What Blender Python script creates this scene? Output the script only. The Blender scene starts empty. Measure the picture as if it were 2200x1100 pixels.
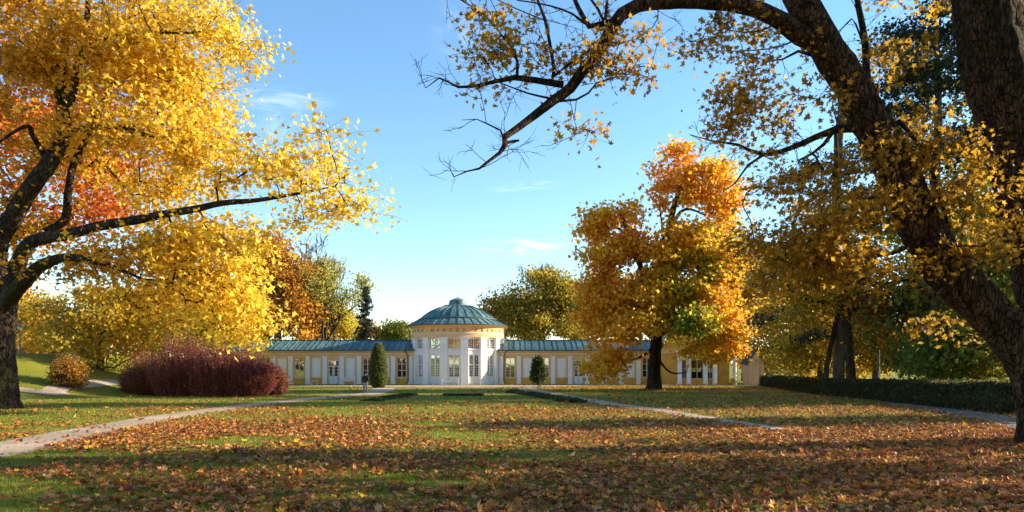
import bpy, math, random
import numpy as np
from mathutils import Vector, Matrix
R = math.radians
rng = np.random.default_rng(7)
random.seed(7)
S = bpy.context.scene
COL = S.collection

# ------------------------------------------------------------------ camera, sky, sun, exposure
F = 1500.0            # focal length in photo pixels (2200 wide)
HOR = 780.0           # eye level in the photo
CZ = 2.6              # eye height above the forecourt of the pavilion
cam_d = bpy.data.cameras.new('camera'); cam = bpy.data.objects.new('camera', cam_d); COL.objects.link(cam)
cam.location = (0, 0, CZ); cam.rotation_euler = (R(90), 0, 0)
cam_d.sensor_width = 36.0; cam_d.lens = F / 2200 * 36.0; cam_d.shift_y = (HOR - 550) / 2200
cam_d.clip_start = 0.05; cam_d.clip_end = 6000
S.camera = cam

SUN_EL, SUN_AZ = R(20.5), R(11.0)      # azimuth: behind the +X axis
SUNV = Vector((math.cos(SUN_EL) * math.cos(SUN_AZ), math.cos(SUN_EL) * math.sin(SUN_AZ), math.sin(SUN_EL)))
w = bpy.data.worlds.new('World'); S.world = w; w.use_nodes = True
nt = w.node_tree; nt.nodes.clear()
def wn(t, **k):
    n = nt.nodes.new(t)
    for a, b in k.items(): setattr(n, a, b)
    return n
out = wn('ShaderNodeOutputWorld'); bg = wn('ShaderNodeBackground'); sky = wn('ShaderNodeTexSky')
sky.sky_type = 'NISHITA'; sky.sun_disc = False; sky.sun_elevation = SUN_EL
sky.sun_rotation = math.atan2(SUNV.x, SUNV.y)
sky.altitude = 600; sky.air_density = 1.15; sky.dust_density = 0.05; sky.ozone_density = 3.0
bg.inputs[1].default_value = 0.128
tc = wn('ShaderNodeTexCoord')
def wisp(px, py, ru, rv, rot, seed, amount):
    # a cirrus wisp round one direction of the sky
    d = Vector(((px - 1100) / F, 1, (HOR - py) / F)).normalized()
    side = Vector((d.y, -d.x, 0)).normalized(); up = side.cross(d)
    s2 = side * math.cos(rot) + up * math.sin(rot); u2 = up * math.cos(rot) - side * math.sin(rot)
    du = wn('ShaderNodeVectorMath', operation='DOT_PRODUCT'); du.inputs[1].default_value = s2
    dv = wn('ShaderNodeVectorMath', operation='DOT_PRODUCT'); dv.inputs[1].default_value = u2
    nt.links.new(tc.outputs['Generated'], du.inputs[0]); nt.links.new(tc.outputs['Generated'], dv.inputs[0])
    def lin(src, c, r):
        m = wn('ShaderNodeMath', operation='SUBTRACT'); nt.links.new(src, m.inputs[0]); m.inputs[1].default_value = c
        k = wn('ShaderNodeMath', operation='DIVIDE'); nt.links.new(m.outputs[0], k.inputs[0]); k.inputs[1].default_value = r
        return k.outputs[0]
    U = lin(du.outputs['Value'], d.dot(s2), ru); V = lin(dv.outputs['Value'], d.dot(u2), rv)
    cmb = wn('ShaderNodeCombineXYZ'); nt.links.new(U, cmb.inputs[0]); nt.links.new(V, cmb.inputs[1]); cmb.inputs[2].default_value = seed
    ln = wn('ShaderNodeVectorMath', operation='LENGTH')
    flat = wn('ShaderNodeVectorMath', operation='MULTIPLY'); flat.inputs[1].default_value = (1, 1, 0)
    nt.links.new(cmb.outputs[0], flat.inputs[0]); nt.links.new(flat.outputs[0], ln.inputs[0])
    fall = wn('ShaderNodeMapRange'); fall.interpolation_type = 'SMOOTHSTEP'
    nt.links.new(ln.outputs['Value'], fall.inputs[0]); fall.inputs[1].default_value = 1.0; fall.inputs[2].default_value = 0.1
    nz = wn('ShaderNodeTexNoise'); nz.inputs['Scale'].default_value = 1.7; nz.inputs['Detail'].default_value = 7; nz.inputs['Distortion'].default_value = 1.1
    nt.links.new(cmb.outputs[0], nz.inputs['Vector'])
    mr = wn('ShaderNodeMapRange'); nt.links.new(nz.outputs[0], mr.inputs[0]); mr.inputs[1].default_value = 0.42; mr.inputs[2].default_value = 0.75
    mu = wn('ShaderNodeMath', operation='MULTIPLY'); nt.links.new(fall.outputs[0], mu.inputs[0]); nt.links.new(mr.outputs[0], mu.inputs[1])
    m2 = wn('ShaderNodeMath', operation='MULTIPLY'); nt.links.new(mu.outputs[0], m2.inputs[0]); m2.inputs[1].default_value = amount * .42
    front = wn('ShaderNodeVectorMath', operation='DOT_PRODUCT'); front.inputs[1].default_value = d
    nt.links.new(tc.outputs['Generated'], front.inputs[0])
    gt = wn('ShaderNodeMath', operation='GREATER_THAN'); nt.links.new(front.outputs['Value'], gt.inputs[0]); gt.inputs[1].default_value = 0.5
    m3 = wn('ShaderNodeMath', operation='MULTIPLY'); nt.links.new(m2.outputs[0], m3.inputs[0]); nt.links.new(gt.outputs[0], m3.inputs[1])
    return m3.outputs[0]
ws = [wisp(605, 212, .085, .020, .06, 1.3, .75), wisp(1125, 530, .10, .018, .03, 5.1, .9),
      wisp(1130, 400, .07, .010, .08, 9.4, .35), wisp(600, 275, .05, .03, .9, 3.3, .4), wisp(990, 70, .05, .05, .4, 2.2, .3)]
acc = ws[0]
for q in ws[1:]:
    a = wn('ShaderNodeMath', operation='MAXIMUM'); nt.links.new(acc, a.inputs[0]); nt.links.new(q, a.inputs[1]); acc = a.outputs[0]
hsv = wn('ShaderNodeHueSaturation'); hsv.inputs['Hue'].default_value = 0.496; hsv.inputs['Saturation'].default_value = 1.08; hsv.inputs['Value'].default_value = 1.0
nt.links.new(sky.outputs[0], hsv.inputs['Color'])
mx = wn('ShaderNodeMix', data_type='RGBA'); nt.links.new(acc, mx.inputs[0]); nt.links.new(hsv.outputs[0], mx.inputs[6]); mx.inputs[7].default_value = (7.4, 7.6, 7.9, 1)
nt.links.new(mx.outputs[2], bg.inputs[0]); nt.links.new(bg.outputs[0], out.inputs[0])

sl = bpy.data.lights.new('sun', 'SUN'); so = bpy.data.objects.new('sun', sl); COL.objects.link(so)
sl.energy = 5.0; sl.angle = R(0.55); sl.color = (1.0, 0.86, 0.66)
so.rotation_euler = (-SUNV).to_track_quat('-Z', 'Y').to_euler(); so.location = (60, 20, 40)
S.view_settings.view_transform = 'Standard'; S.view_settings.look = 'None'; S.view_settings.gamma = 1; S.view_settings.use_curve_mapping = False
S.view_settings.exposure = 1.3

# ------------------------------------------------------------------ helpers
GY = [-200, 0, 8, 20, 35, 50, 65, 80, 4000]; GZ = [1.5, 1.1, 1.0, .78, .45, .18, .03, 0, 0]
def sstep(t):
    t = np.clip(t, 0, 1); return t * t * (3 - 2 * t)
def gz(x, y):
    x = np.asarray(x, float); y = np.asarray(y, float)
    return np.interp(y, GY, GZ) + 3.4 * sstep((-x - 27) / 15) * sstep((y - 40) / 16)
def at(px, py, d): return np.array([(px - 1100) / F * d, d, CZ + (HOR - py) / F * d])
def gp(px, py):
    d = 20.0
    for _ in range(60):
        g = float(gz((px - 1100) / F * d, d)); d = 0.5 * d + 0.5 * (CZ - g) * F / (py - HOR)
    x = (px - 1100) / F * d
    return np.array([x, d, float(gz(x, d))])

def tag(o, label=None, cat=None, group=None, kind=None):
    if label: o['label'] = label
    if cat: o['category'] = cat
    if group: o['group'] = group
    if kind: o['kind'] = kind
    return o
def wl(o):
    v = Vector((0, 0, 0))
    while o: v += o.location; o = o.parent
    return v
def thing(name, loc, label, cat, group=None):
    o = bpy.data.objects.new(name, None); COL.objects.link(o); o.location = loc; o.empty_display_size = .3
    return tag(o, label, cat, group)
def add(name, mesh, mat=None, parent=None, loc=(0, 0, 0), rotz=0, rot=None, scale=None):
    """link a mesh; loc is a world location"""
    o = bpy.data.objects.new(name, mesh); COL.objects.link(o)
    L = Vector(loc)
    if parent: o.parent = parent; L = L - wl(parent)
    o.location = L; o.rotation_euler = rot if rot is not None else (0, 0, rotz)
    if scale is not None: o.scale = scale
    if mat and not mesh.materials: mesh.materials.append(mat)
    return o
def npmesh(name, V, T, smooth=False, col=None, quads=False):
    V = np.asarray(V, np.float32); T = np.asarray(T, np.int32); k = T.shape[1]
    m = bpy.data.meshes.new(name); m.vertices.add(len(V)); m.vertices.foreach_set('co', V.ravel())
    m.loops.add(T.size); m.loops.foreach_set('vertex_index', T.ravel())
    m.polygons.add(len(T)); m.polygons.foreach_set('loop_start', np.arange(0, T.size, k, dtype=np.int32))
    m.polygons.foreach_set('loop_total', np.full(len(T), k, np.int32))
    if smooth: m.polygons.foreach_set('use_smooth', np.ones(len(T), bool))
    if col is not None:
        a = m.color_attributes.new('Col', 'FLOAT_COLOR', 'POINT')
        a.data.foreach_set('color', np.concatenate([col, np.ones((len(V), 1))], 1).astype(np.float32).ravel())
    m.update(calc_edges=True)
    return m
class MB:
    """collects boxes and lathes into one mesh, local coordinates"""
    def __init__(s): s.v = []; s.f = []
    def box(s, x0, x1, y0, y1, z0, z1):
        b = len(s.v); s.v += [(x, y, z) for z in (z0, z1) for y in (y0, y1) for x in (x0, x1)]
        s.f += [tuple(b + i for i in q) for q in ((0, 2, 3, 1), (4, 5, 7, 6), (0, 1, 5, 4), (2, 6, 7, 3), (0, 4, 6, 2), (1, 3, 7, 5))]; return s
    def poly(s, pts, y0, y1):
        """extrude an outline in x,z along y"""
        b = len(s.v); n = len(pts); s.v += [(x, y0, z) for x, z in pts] + [(x, y1, z) for x, z in pts]
        s.f.append(tuple(b + i for i in range(n))); s.f.append(tuple(b + n + i for i in reversed(range(n))))
        for i in range(n): j = (i + 1) % n; s.f.append((b + i, b + n + i, b + n + j, b + j))
        return s
    def lathe(s, prof, n=48, a0=0, a1=2 * math.pi):
        full = abs(a1 - a0 - 2 * math.pi) < 1e-6; m = n if full else n + 1; b = len(s.v)
        for i in range(m):
            a = a0 + (a1 - a0) * i / n
            for r, z in prof: s.v.append((r * math.sin(a), -r * math.cos(a), z))
        k = len(prof)
        for i in range(n):
            j = (i + 1) % m if full else i + 1
            for q in range(k - 1): s.f.append((b + i * k + q, b + j * k + q, b + j * k + q + 1, b + i * k + q + 1))
        return s
    def mesh(s, name, smooth=False, bevel=0):
        m = bpy.data.meshes.new(name); m.from_pydata(s.v, [], s.f); m.update()
        if smooth: m.polygons.foreach_set('use_smooth', [True] * len(m.polygons))
        return m
def tubes(polys, sides=6, rough=0.0):
    VV, FF = [], []; b = 0
    for P, r in polys:
        P = np.asarray(P, float); r = np.asarray(r, float); n = len(P)
        if n < 2: continue
        T = np.gradient(P, axis=0); T /= np.linalg.norm(T, axis=1, keepdims=True) + 1e-9
        ref = np.array([0, 0, 1.]) if abs(T[n // 2, 2]) < .75 else np.array([0, 1., 0])
        A = np.cross(T, ref); A /= np.linalg.norm(A, axis=1, keepdims=True) + 1e-9; B = np.cross(T, A)
        sd = sides if r.max() < .12 or sides > 10 else max(sides, 10)
        if r.max() < .02: sd = 3
        th = np.arange(sd) / sd * 2 * np.pi
        rr = r[:, None] * np.ones(sd)
        if rough: rr = rr * (1 + rough * (rng.random((n, sd)) - .5) + rough * .6 * (rng.random(sd) - .5))
        if sd >= 20:   # bark ridges running along big stems
            ln_ = np.concatenate([[0], np.cumsum(np.linalg.norm(np.diff(P, axis=0), axis=1))]); ph = rng.random() * 6
            w1 = np.sin(7 * th[None] + 1.3 * np.sin(ln_[:, None] * 1.7 + ph) + ln_[:, None] * .5); w2 = np.sin(3 * th[None] + ph + .8 * ln_[:, None])
            rr = rr * (1 + .045 * np.abs(w1) + .06 * w2 * np.clip(r[:, None] / .5, .3, 1)) 
        V = P[:, None] + rr[..., None] * (np.cos(th)[None, :, None] * A[:, None] + np.sin(th)[None, :, None] * B[:, None])
        VV.append(V.reshape(-1, 3))
        i = np.arange(n - 1)[:, None] * sd; j = np.arange(sd)[None]; k = (j + 1) % sd
        FF.append((np.stack([i + j, i + k, i + sd + k, i + sd + j], -1).reshape(-1, 4)) + b); b += n * sd
    return np.concatenate(VV), np.concatenate(FF)
def smooth_line(P, step):
    """Catmull-Rom resampling of rows (x,y,z,r)"""
    P = np.asarray(P, float)
    Q = np.vstack([2 * P[0] - P[1], P, 2 * P[-1] - P[-2]]); o = []
    for i in range(1, len(Q) - 2):
        n = max(1, int(np.linalg.norm(Q[i + 1, :3] - Q[i, :3]) / step)); t = (np.arange(n) / n)[:, None]
        a, b_, c, d = Q[i - 1], Q[i], Q[i + 1], Q[i + 2]
        o.append(.5 * (2 * b_ + (c - a) * t + (2 * a - 5 * b_ + 4 * c - d) * t ** 2 + (3 * b_ - a - 3 * c + d) * t ** 3))
    o.append(P[-1:]); o = np.vstack(o); o[:, 3] = np.maximum(o[:, 3], .004); return o

# ------------------------------------------------------------------ materials
def mat(name, base, rough=.8, var=None, scale=3.0, detail=6, bump=0, bscale=None, spec=.3, stretch=(1, 1, 1), metal=0, rnd=0, var2=None, s2=.4, lo=.35, hi=.65, dist=0):
    m = bpy.data.materials.new(name); m.use_nodes = True; t = m.node_tree; p = t.nodes['Principled BSDF']
    p.inputs['Roughness'].default_value = rough; p.inputs['Specular IOR Level'].default_value = spec; p.inputs['Metallic'].default_value = metal
    c4 = lambda c: (*c, 1)
    p.inputs['Base Color'].default_value = c4(base)
    tcn = t.nodes.new('ShaderNodeTexCoord'); mp = t.nodes.new('ShaderNodeMapping'); mp.inputs['Scale'].default_value = stretch
    t.links.new(tcn.outputs['Object'], mp.inputs[0]); src = None
    def noise(sc, de=detail):
        n = t.nodes.new('ShaderNodeTexNoise'); n.inputs['Scale'].default_value = sc; n.inputs['Detail'].default_value = de; n.inputs['Distortion'].default_value = dist
        t.links.new(mp.outputs[0], n.inputs['Vector']); return n.outputs[0]
    cur = None
    if var is not None:
        r_ = t.nodes.new('ShaderNodeMapRange'); t.links.new(noise(scale), r_.inputs[0]); r_.inputs[1].default_value = lo; r_.inputs[2].default_value = hi
        x = t.nodes.new('ShaderNodeMix'); x.data_type = 'RGBA'; t.links.new(r_.outputs[0], x.inputs[0]); x.inputs[6].default_value = c4(base); x.inputs[7].default_value = c4(var); cur = x.outputs[2]
    if var2 is not None:
        r_ = t.nodes.new('ShaderNodeMapRange'); t.links.new(noise(s2), r_.inputs[0]); r_.inputs[1].default_value = .5; r_.inputs[2].default_value = .7
        x = t.nodes.new('ShaderNodeMix'); x.data_type = 'RGBA'; t.links.new(r_.outputs[0], x.inputs[0]); x.inputs[7].default_value = c4(var2)
        if cur: t.links.new(cur, x.inputs[6])
        else: x.inputs[6].default_value = c4(base)
        cur = x.outputs[2]
    if rnd:
        oi = t.nodes.new('ShaderNodeObjectInfo'); h = t.nodes.new('ShaderNodeHueSaturation'); r_ = t.nodes.new('ShaderNodeMapRange')
        t.links.new(oi.outputs['Random'], r_.inputs[0]); r_.inputs[3].default_value = 1 - rnd; r_.inputs[4].default_value = 1 + rnd
        t.links.new(r_.outputs[0], h.inputs['Value'])
        if cur: t.links.new(cur, h.inputs['Color'])
        else: h.inputs['Color'].default_value = c4(base)
        cur = h.outputs[0]
    if cur: t.links.new(cur, p.inputs['Base Color'])
    if bump:
        b = t.nodes.new('ShaderNodeBump'); b.inputs['Strength'].default_value = bump; b.inputs['Distance'].default_value = .05
        t.links.new(noise(bscale or scale * 3), b.inputs['Height']); t.links.new(b.outputs[0], p.inputs['Normal'])
    return m
def leafmat(name, trans=.45, rough=.55, spec=.25):
    m = bpy.data.materials.new(name); m.use_nodes = True; t = m.node_tree; p = t.nodes['Principled BSDF']; o = t.nodes['Material Output']
    a = t.nodes.new('ShaderNodeAttribute'); a.attribute_name = 'Col'
    t.links.new(a.outputs['Color'], p.inputs['Base Color']); p.inputs['Roughness'].default_value = rough; p.inputs['Specular IOR Level'].default_value = spec
    tr = t.nodes.new('ShaderNodeBsdfTranslucent'); g = t.nodes.new('ShaderNodeGamma'); g.inputs[1].default_value = .85
    t.links.new(a.outputs['Color'], g.inputs[0]); t.links.new(g.outputs[0], tr.inputs[0])
    mxs = t.nodes.new('ShaderNodeMixShader'); mxs.inputs[0].default_value = trans
    t.links.new(p.outputs[0], mxs.inputs[1]); t.links.new(tr.outputs[0], mxs.inputs[2]); t.links.new(mxs.outputs[0], o.inputs[0])
    return m
M = {}
M['leaf'] = leafmat('leaf', .55); M['dryleaf'] = leafmat('dry_leaf', .18, .6, .3); M['needle'] = leafmat('needle', .12, .6)
M['grassblade'] = leafmat('grass_blade', .35)
M['bark'] = mat('bark', (.05, .032, .022), .95, (.20, .125, .08), 9, 9, 1.0, 22, .1, (1, 1, .28), var2=(.03, .035, .012), s2=1.1)
M['bark_left'] = mat('bark_grey_brown', (.035, .025, .018), .95, (.13, .095, .07), 6, 8, 1.0, 13, .1, (1, 1, .25), var2=(.06, .07, .02), s2=.9)
M['bark_far'] = mat('bark_dark', (.05, .04, .032), .95, (.12, .10, .08), 4, 5, .4, 10, .1, (1, 1, .3))
M['bark_pale'] = mat('bark_pale', (.10, .085, .07), .95, (.2, .17, .14), 4, 5, .3, 10, .1, (1, 1, .3))
M['white'] = mat('white_plaster', (.87, .85, .81), .75, (.80, .77, .72), 1.3, 8, .12, 18, .25, var2=(.66, .63, .58), s2=.5)
M['white_dirty'] = mat('white_paint_weathered', (.78, .77, .74), .6, (.52, .48, .43), 4.5, 9, .1, 30, .35, lo=.52, hi=.72)
M['peach'] = mat('peach_plaster', (.80, .50, .22), .85, (.74, .45, .19), 2, 8, .15, 20, .2, var2=(.80, .56, .30), s2=.6)
M['ochre'] = mat('ochre_plaster', (.70, .40, .07), .85, (.62, .35, .07), 1.8, 8, .15, 20, .2, var2=(.46, .29, .09), s2=.9)
M['copper'] = mat('copper_patina', (.030, .085, .098), .5, (.11, .19, .175), 1.6, 9, .2, 9, .35, (2.2, 1, 1), rnd=.3, var2=(.2, .27, .23), s2=.55, dist=.6)
M['copper_dark'] = mat('copper_seam', (.03, .06, .065), .5, (.06, .11, .11), 4, 5, 0, None, .4)
M['gutter'] = mat('gutter_metal', (.04, .045, .045), .45, (.08, .085, .08), 5, 5, 0, None, .5)
M['gravel'] = mat('sandy_gravel', (.46, .35, .24), .95, (.30, .23, .155), 9, 10, .5, 60, .15, var2=(.54, .42, .30), s2=.35)
M['gravel_grey'] = mat('grey_gravel', (.22, .175, .135), .95, (.15, .12, .09), 9, 10, .5, 60, .15, var2=(.28, .22, .17), s2=.35)
M['interior'] = mat('interior_wall', (.26, .24, .21), .9, (.2, .19, .16), 1)
M['letter'] = mat('brass_letter', (.16, .08, .02), .4, None, 1, 2, 0, None, .5)
M['wood'] = mat('weathered_plank', (.74, .50, .32), .8, (.52, .33, .19), 5, 8, .3, 20, .2, (3, 3, .4), rnd=.18)
M['dark_roof'] = mat('dark_shingle', (.03, .035, .04), .7, (.07, .07, .075), 6, 5, .4, 12, .3)
M['bench'] = mat('white_bench_paint', (.78, .76, .72), .5, (.62, .58, .52), 6, 6, 0, None, .4)
M['lamp'] = mat('grey_lamp_metal', (.10, .10, .09), .5, (.16, .15, .13), 4, 4, 0, None, .5)
M['earth'] = mat('dark_earth', (.05, .035, .022), .95, (.09, .065, .04), 5, 8, .6, 20, .1)
def glassmat():
    m = bpy.data.materials.new('window_glass'); m.use_nodes = True; t = m.node_tree; t.nodes.remove(t.nodes['Principled BSDF']); o = t.nodes['Material Output']
    g = t.nodes.new('ShaderNodeBsdfGlossy'); g.inputs['Roughness'].default_value = .015; g.inputs['Color'].default_value = (.92, .95, .96, 1)
    tr = t.nodes.new('ShaderNodeBsdfTransparent'); tr.inputs[0].default_value = (.72, .78, .76, 1)
    x = t.nodes.new('ShaderNodeMixShader'); x.inputs[0].default_value = .33
    n = t.nodes.new('ShaderNodeTexNoise'); n.inputs['Scale'].default_value = 1.2; tcn = t.nodes.new('ShaderNodeTexCoord'); b = t.nodes.new('ShaderNodeBump')
    b.inputs['Strength'].default_value = .06; b.inputs['Distance'].default_value = .02
    t.links.new(tcn.outputs['Object'], n.inputs[0]); t.links.new(n.outputs[0], b.inputs['Height']); t.links.new(b.outputs[0], g.inputs['Normal'])
    t.links.new(tr.outputs[0], x.inputs[1]); t.links.new(g.outputs[0], x.inputs[2]); t.links.new(x.outputs[0], o.inputs[0]); return m
M['glass'] = glassmat()
def crackle(m, sc, dark, amt):
    t = m.node_tree; p = t.nodes['Principled BSDF']; src = p.inputs['Base Color'].links[0].from_socket; bp = [n for n in t.nodes if n.type == 'BUMP'][0]; hsrc = bp.inputs['Height'].links[0].from_socket
    tcn = t.nodes.new('ShaderNodeTexCoord'); mp = t.nodes.new('ShaderNodeMapping'); mp.inputs['Scale'].default_value = (1, 1, .22); t.links.new(tcn.outputs['Object'], mp.inputs[0])
    nz = t.nodes.new('ShaderNodeTexNoise'); nz.inputs['Scale'].default_value = 3; t.links.new(mp.outputs[0], nz.inputs[0]); ad = t.nodes.new('ShaderNodeVectorMath'); ad.operation = 'MULTIPLY_ADD'; t.links.new(nz.outputs['Color'], ad.inputs[0]); ad.inputs[1].default_value = (.22, .22, .22); t.links.new(mp.outputs[0], ad.inputs[2])
    vo = t.nodes.new('ShaderNodeTexVoronoi'); vo.feature = 'DISTANCE_TO_EDGE'; vo.inputs['Scale'].default_value = sc; t.links.new(ad.outputs[0], vo.inputs['Vector'])
    r_ = t.nodes.new('ShaderNodeMapRange'); t.links.new(vo.outputs['Distance'], r_.inputs[0]); r_.inputs[2].default_value = .11
    x = t.nodes.new('ShaderNodeMix'); x.data_type = 'RGBA'; t.links.new(r_.outputs[0], x.inputs[0]); x.inputs[6].default_value = (*dark, 1); t.links.new(src, x.inputs[7]); t.links.new(x.outputs[2], p.inputs['Base Color'])
    a = t.nodes.new('ShaderNodeMath'); a.operation = 'MULTIPLY_ADD'; t.links.new(r_.outputs[0], a.inputs[0]); a.inputs[1].default_value = amt; t.links.new(hsrc, a.inputs[2]); t.links.new(a.outputs[0], bp.inputs['Height'])
crackle(M['bark'], 15, (.022, .015, .011), .8); crackle(M['bark_left'], 12, (.03, .022, .016), .8)
for q_ in ('bark', 'bark_left'):
    for n_ in M[q_].node_tree.nodes:
        if n_.type == 'BUMP': n_.inputs['Distance'].default_value = .18
def lawnmat():
    m = mat('lawn', (.12, .145, .012), .95, (.17, .175, .018), .9, 9, .7, 45, .1)
    t = m.node_tree; p = t.nodes['Principled BSDF']; src = p.inputs['Base Color'].links[0].from_socket
    tcn = t.nodes.new('ShaderNodeTexCoord')
    # fine blade-scale mottling and yellowed patches
    n = t.nodes.new('ShaderNodeTexNoise'); n.inputs['Scale'].default_value = 26; n.inputs['Detail'].default_value = 6; t.links.new(tcn.outputs['Object'], n.inputs[0])
    r_ = t.nodes.new('ShaderNodeMapRange'); t.links.new(n.outputs[0], r_.inputs[0]); r_.inputs[1].default_value = .45; r_.inputs[2].default_value = .72
    x = t.nodes.new('ShaderNodeMix'); x.data_type = 'RGBA'; t.links.new(r_.outputs[0], x.inputs[0]); t.links.new(src, x.inputs[6]); x.inputs[7].default_value = (.27, .24, .03, 1)
    n2 = t.nodes.new('ShaderNodeTexNoise'); n2.inputs['Scale'].default_value = .11; n2.inputs['Detail'].default_value = 7; t.links.new(tcn.outputs['Object'], n2.inputs[0])
    r2 = t.nodes.new('ShaderNodeMapRange'); t.links.new(n2.outputs[0], r2.inputs[0]); r2.inputs[1].default_value = .46; r2.inputs[2].default_value = .7
    y = t.nodes.new('ShaderNodeMix'); y.data_type = 'RGBA'; t.links.new(r2.outputs[0], y.inputs[0]); t.links.new(x.outputs[2], y.inputs[6]); y.inputs[7].default_value = (.29, .24, .035, 1)
    t.links.new(y.outputs[2], p.inputs['Base Color']); return m
M['lawn'] = lawnmat()

# ------------------------------------------------------------------ ground, paths
def axis(*segs):
    o = []
    for a, b, st in segs: o += list(np.arange(a, b, st))
    return np.array(o + [segs[-1][1]])
def ground():
    xs = axis((-3000, -200, 400), (-200, -60, 20), (-60, 60, 1.0), (60, 200, 20), (200, 3000, 400))
    ys = axis((-200, -20, 20), (-20, 120, 1.0), (120, 300, 20), (300, 4000, 370))
    X, Y = np.meshgrid(xs, ys); Z = gz(X, Y); nx = len(xs)
    i = np.arange(len(ys) - 1)[:, None] * nx + np.arange(nx - 1)[None]
    me = npmesh('lawn', np.stack([X, Y, Z], -1).reshape(-1, 3), np.stack([i, i + 1, i + nx + 1, i + nx], -1).reshape(-1, 4), True)
    tag(add('lawn', me, M['lawn']), kind='structure')
ground()
def strip(name, pts, widths, material, off=.012, wob=.12):
    P = smooth_line([(p[0], p[1], 0, w_) for p, w_ in zip(pts, widths)], .6)
    T = np.gradient(P[:, :2], axis=0); T /= np.linalg.norm(T, axis=1, keepdims=True); N = np.stack([-T[:, 1], T[:, 0]], 1)
    k = 7; V = []
    j1 = np.convolve(rng.normal(0, 1, len(P) + 4), np.ones(5) / 5, 'valid') * wob * 1.6; j2 = np.convolve(rng.normal(0, 1, len(P) + 4), np.ones(5) / 5, 'valid') * wob * 1.6
    for q in range(k):
        s_ = q / (k - 1) * 2 - 1
        o = P[:, 3] / 2 * s_ + (j1 if q == 0 else j2 if q == k - 1 else 0)
        x = P[:, 0] + N[:, 0] * o; y = P[:, 1] + N[:, 1] * o
        V.append(np.stack([x, y, gz(x, y) + off + .02 * (1 - s_ * s_)], 1))
    V = np.stack(V, 1).reshape(-1, 3); n = len(P)
    i = np.arange(n - 1)[:, None] * k + np.arange(k - 1)[None]
    return tag(add(name, npmesh(name, V, np.stack([i, i + 1, i + k + 1, i + k], -1).reshape(-1, 4), True), material), kind='structure')
lp = [(-9.6, 5), (-9.7, 11)] + [tuple(gp(a, b)[:2]) for a, b in ((120, 942), (240, 917), (350, 897), (450, 882), (560, 868), (650, 859), (740, 850), (800, 845))] + [(-13.2, 72)]
PATHS = {}
PATHS['left'] = (lp, [1.7, 1.65, 1.6, 1.55, 1.5, 1.5, 1.6, 1.7, 1.9, 2.1, 2.4]); strip('left_path', *PATHS['left'], M['gravel'])
rp = [tuple(gp(a, b)[:2]) for a, b in ((1680, 925), (1560, 905), (1480, 893), (1400, 880), (1300, 866), (1200, 849), (1160, 841))] + [(1.0, 72)]
PATHS['right'] = (rp, [.8, .9, 1.0, 1.1, 1.3, 1.5, 1.7, 1.9]); strip('right_path', *PATHS['right'], M['gravel'])
hp = [(11, 8)] + [tuple(gp(a, b)[:2]) for a, b in ((2290, 935), (2190, 909), (2080, 889), (2000, 877), (1920, 864), (1850, 854), (1770, 844))] + [(19.5, 60)]
PATHS['hedge'] = (hp, [1.5, 1.6, 1.7, 1.7, 1.7, 1.7, 1.6, 1.4, .8]); strip('hedge_path', *PATHS['hedge'], M['gravel_grey'])
fp = [(-34, 79.5), (-20, 79), (-7, 77.5), (3, 78.5), (12, 82.5), (30, 82.5)]
PATHS['court'] = (fp, [3, 3.5, 9.0, 6, 2.2, 2.0]); strip('gravel_forecourt', *PATHS['court'], M['gravel'], .02)
bp_ = [(-60, 50), tuple(gp(60, 846)[:2]), tuple(gp(130, 843)[:2]), (-32, 62)]
strip('bank_path', bp_, [1.4, 1.4, 1.4, 1.2], M['gravel'], .03)
def on_path(x, y):
    m = np.zeros(len(x), bool)
    for pts, wd in PATHS.values():
        P = smooth_line([(p[0], p[1], 0, q) for p, q in zip(pts, wd)], .6)
        for a in P: m |= (x - a[0]) ** 2 + (y - a[1]) ** 2 < (a[3] * .46) ** 2
    return m

# ------------------------------------------------------------------ the pavilion
WY = 86.0; SC = F / WY
wx = lambda px: (px - 1100) / SC
pav = thing('spa_pavilion', (wx(980), 88.5, 0), 'long peach and white spa pavilion with domed rotunda and blue green copper roofs', 'pavilion')
def part(name, mb, material, loc=(0, 0, 0), parent=None, smooth=False, rotz=0, label=None):
    o = add(name, mb.mesh(name, smooth), M[material], parent or pav, loc, rotz)
    if label: o['label'] = label
    return o
BAY = 2.105; PZ0, PZ1 = .85, 3.25       # opening heights of the wings
# shared meshes, local x right, y into the building, origin at bay centre on the wall face
m_pil = MB().box(-.27, .27, -.12, .06, 0, 3.34).box(-.33, .33, -.16, .06, 3.34, 3.46).box(-.30, .30, -.15, .06, 0, .16).mesh('pilaster')
m_panel = MB().box(-.56, .56, .05, .1, PZ0, PZ1).mesh('white_panel')
def frame_mesh(x0, x1, z0, z1, y0, y1, wd): return MB().box(x0 - wd, x0, y0, y1, z0 - wd, z1 + wd).box(x1, x1 + wd, y0, y1, z0 - wd, z1 + wd).box(x0, x1, y0, y1, z1, z1 + wd).box(x0, x1, y0, y1, z0 - wd, z0)
m_surround = frame_mesh(-.56, .56, PZ0, PZ1, -.035, .06, .11).mesh('surround')
m_sill = MB().box(-.72, .72, -.08, .05, PZ0 - .17, PZ0 - .112).mesh('sill')
def sash():
    b = frame_mesh(-.50, .50, PZ0 + .06, PZ1 - .06, .07, .14, .058)
    b.box(-.045, .045, .06, .145, PZ0 + .06, PZ1 - .06)
    for z in (PZ0 + .85, PZ0 + 1.62): b.box(-.5, .5, .065, .142, z - .03, z + .03)
    return b
m_sash = sash().mesh('window_frame')
m_pane = MB().box(-.5, .5, .10, .108, PZ0 + .06, PZ1 - .06).mesh('pane')
DW = .70
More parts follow.
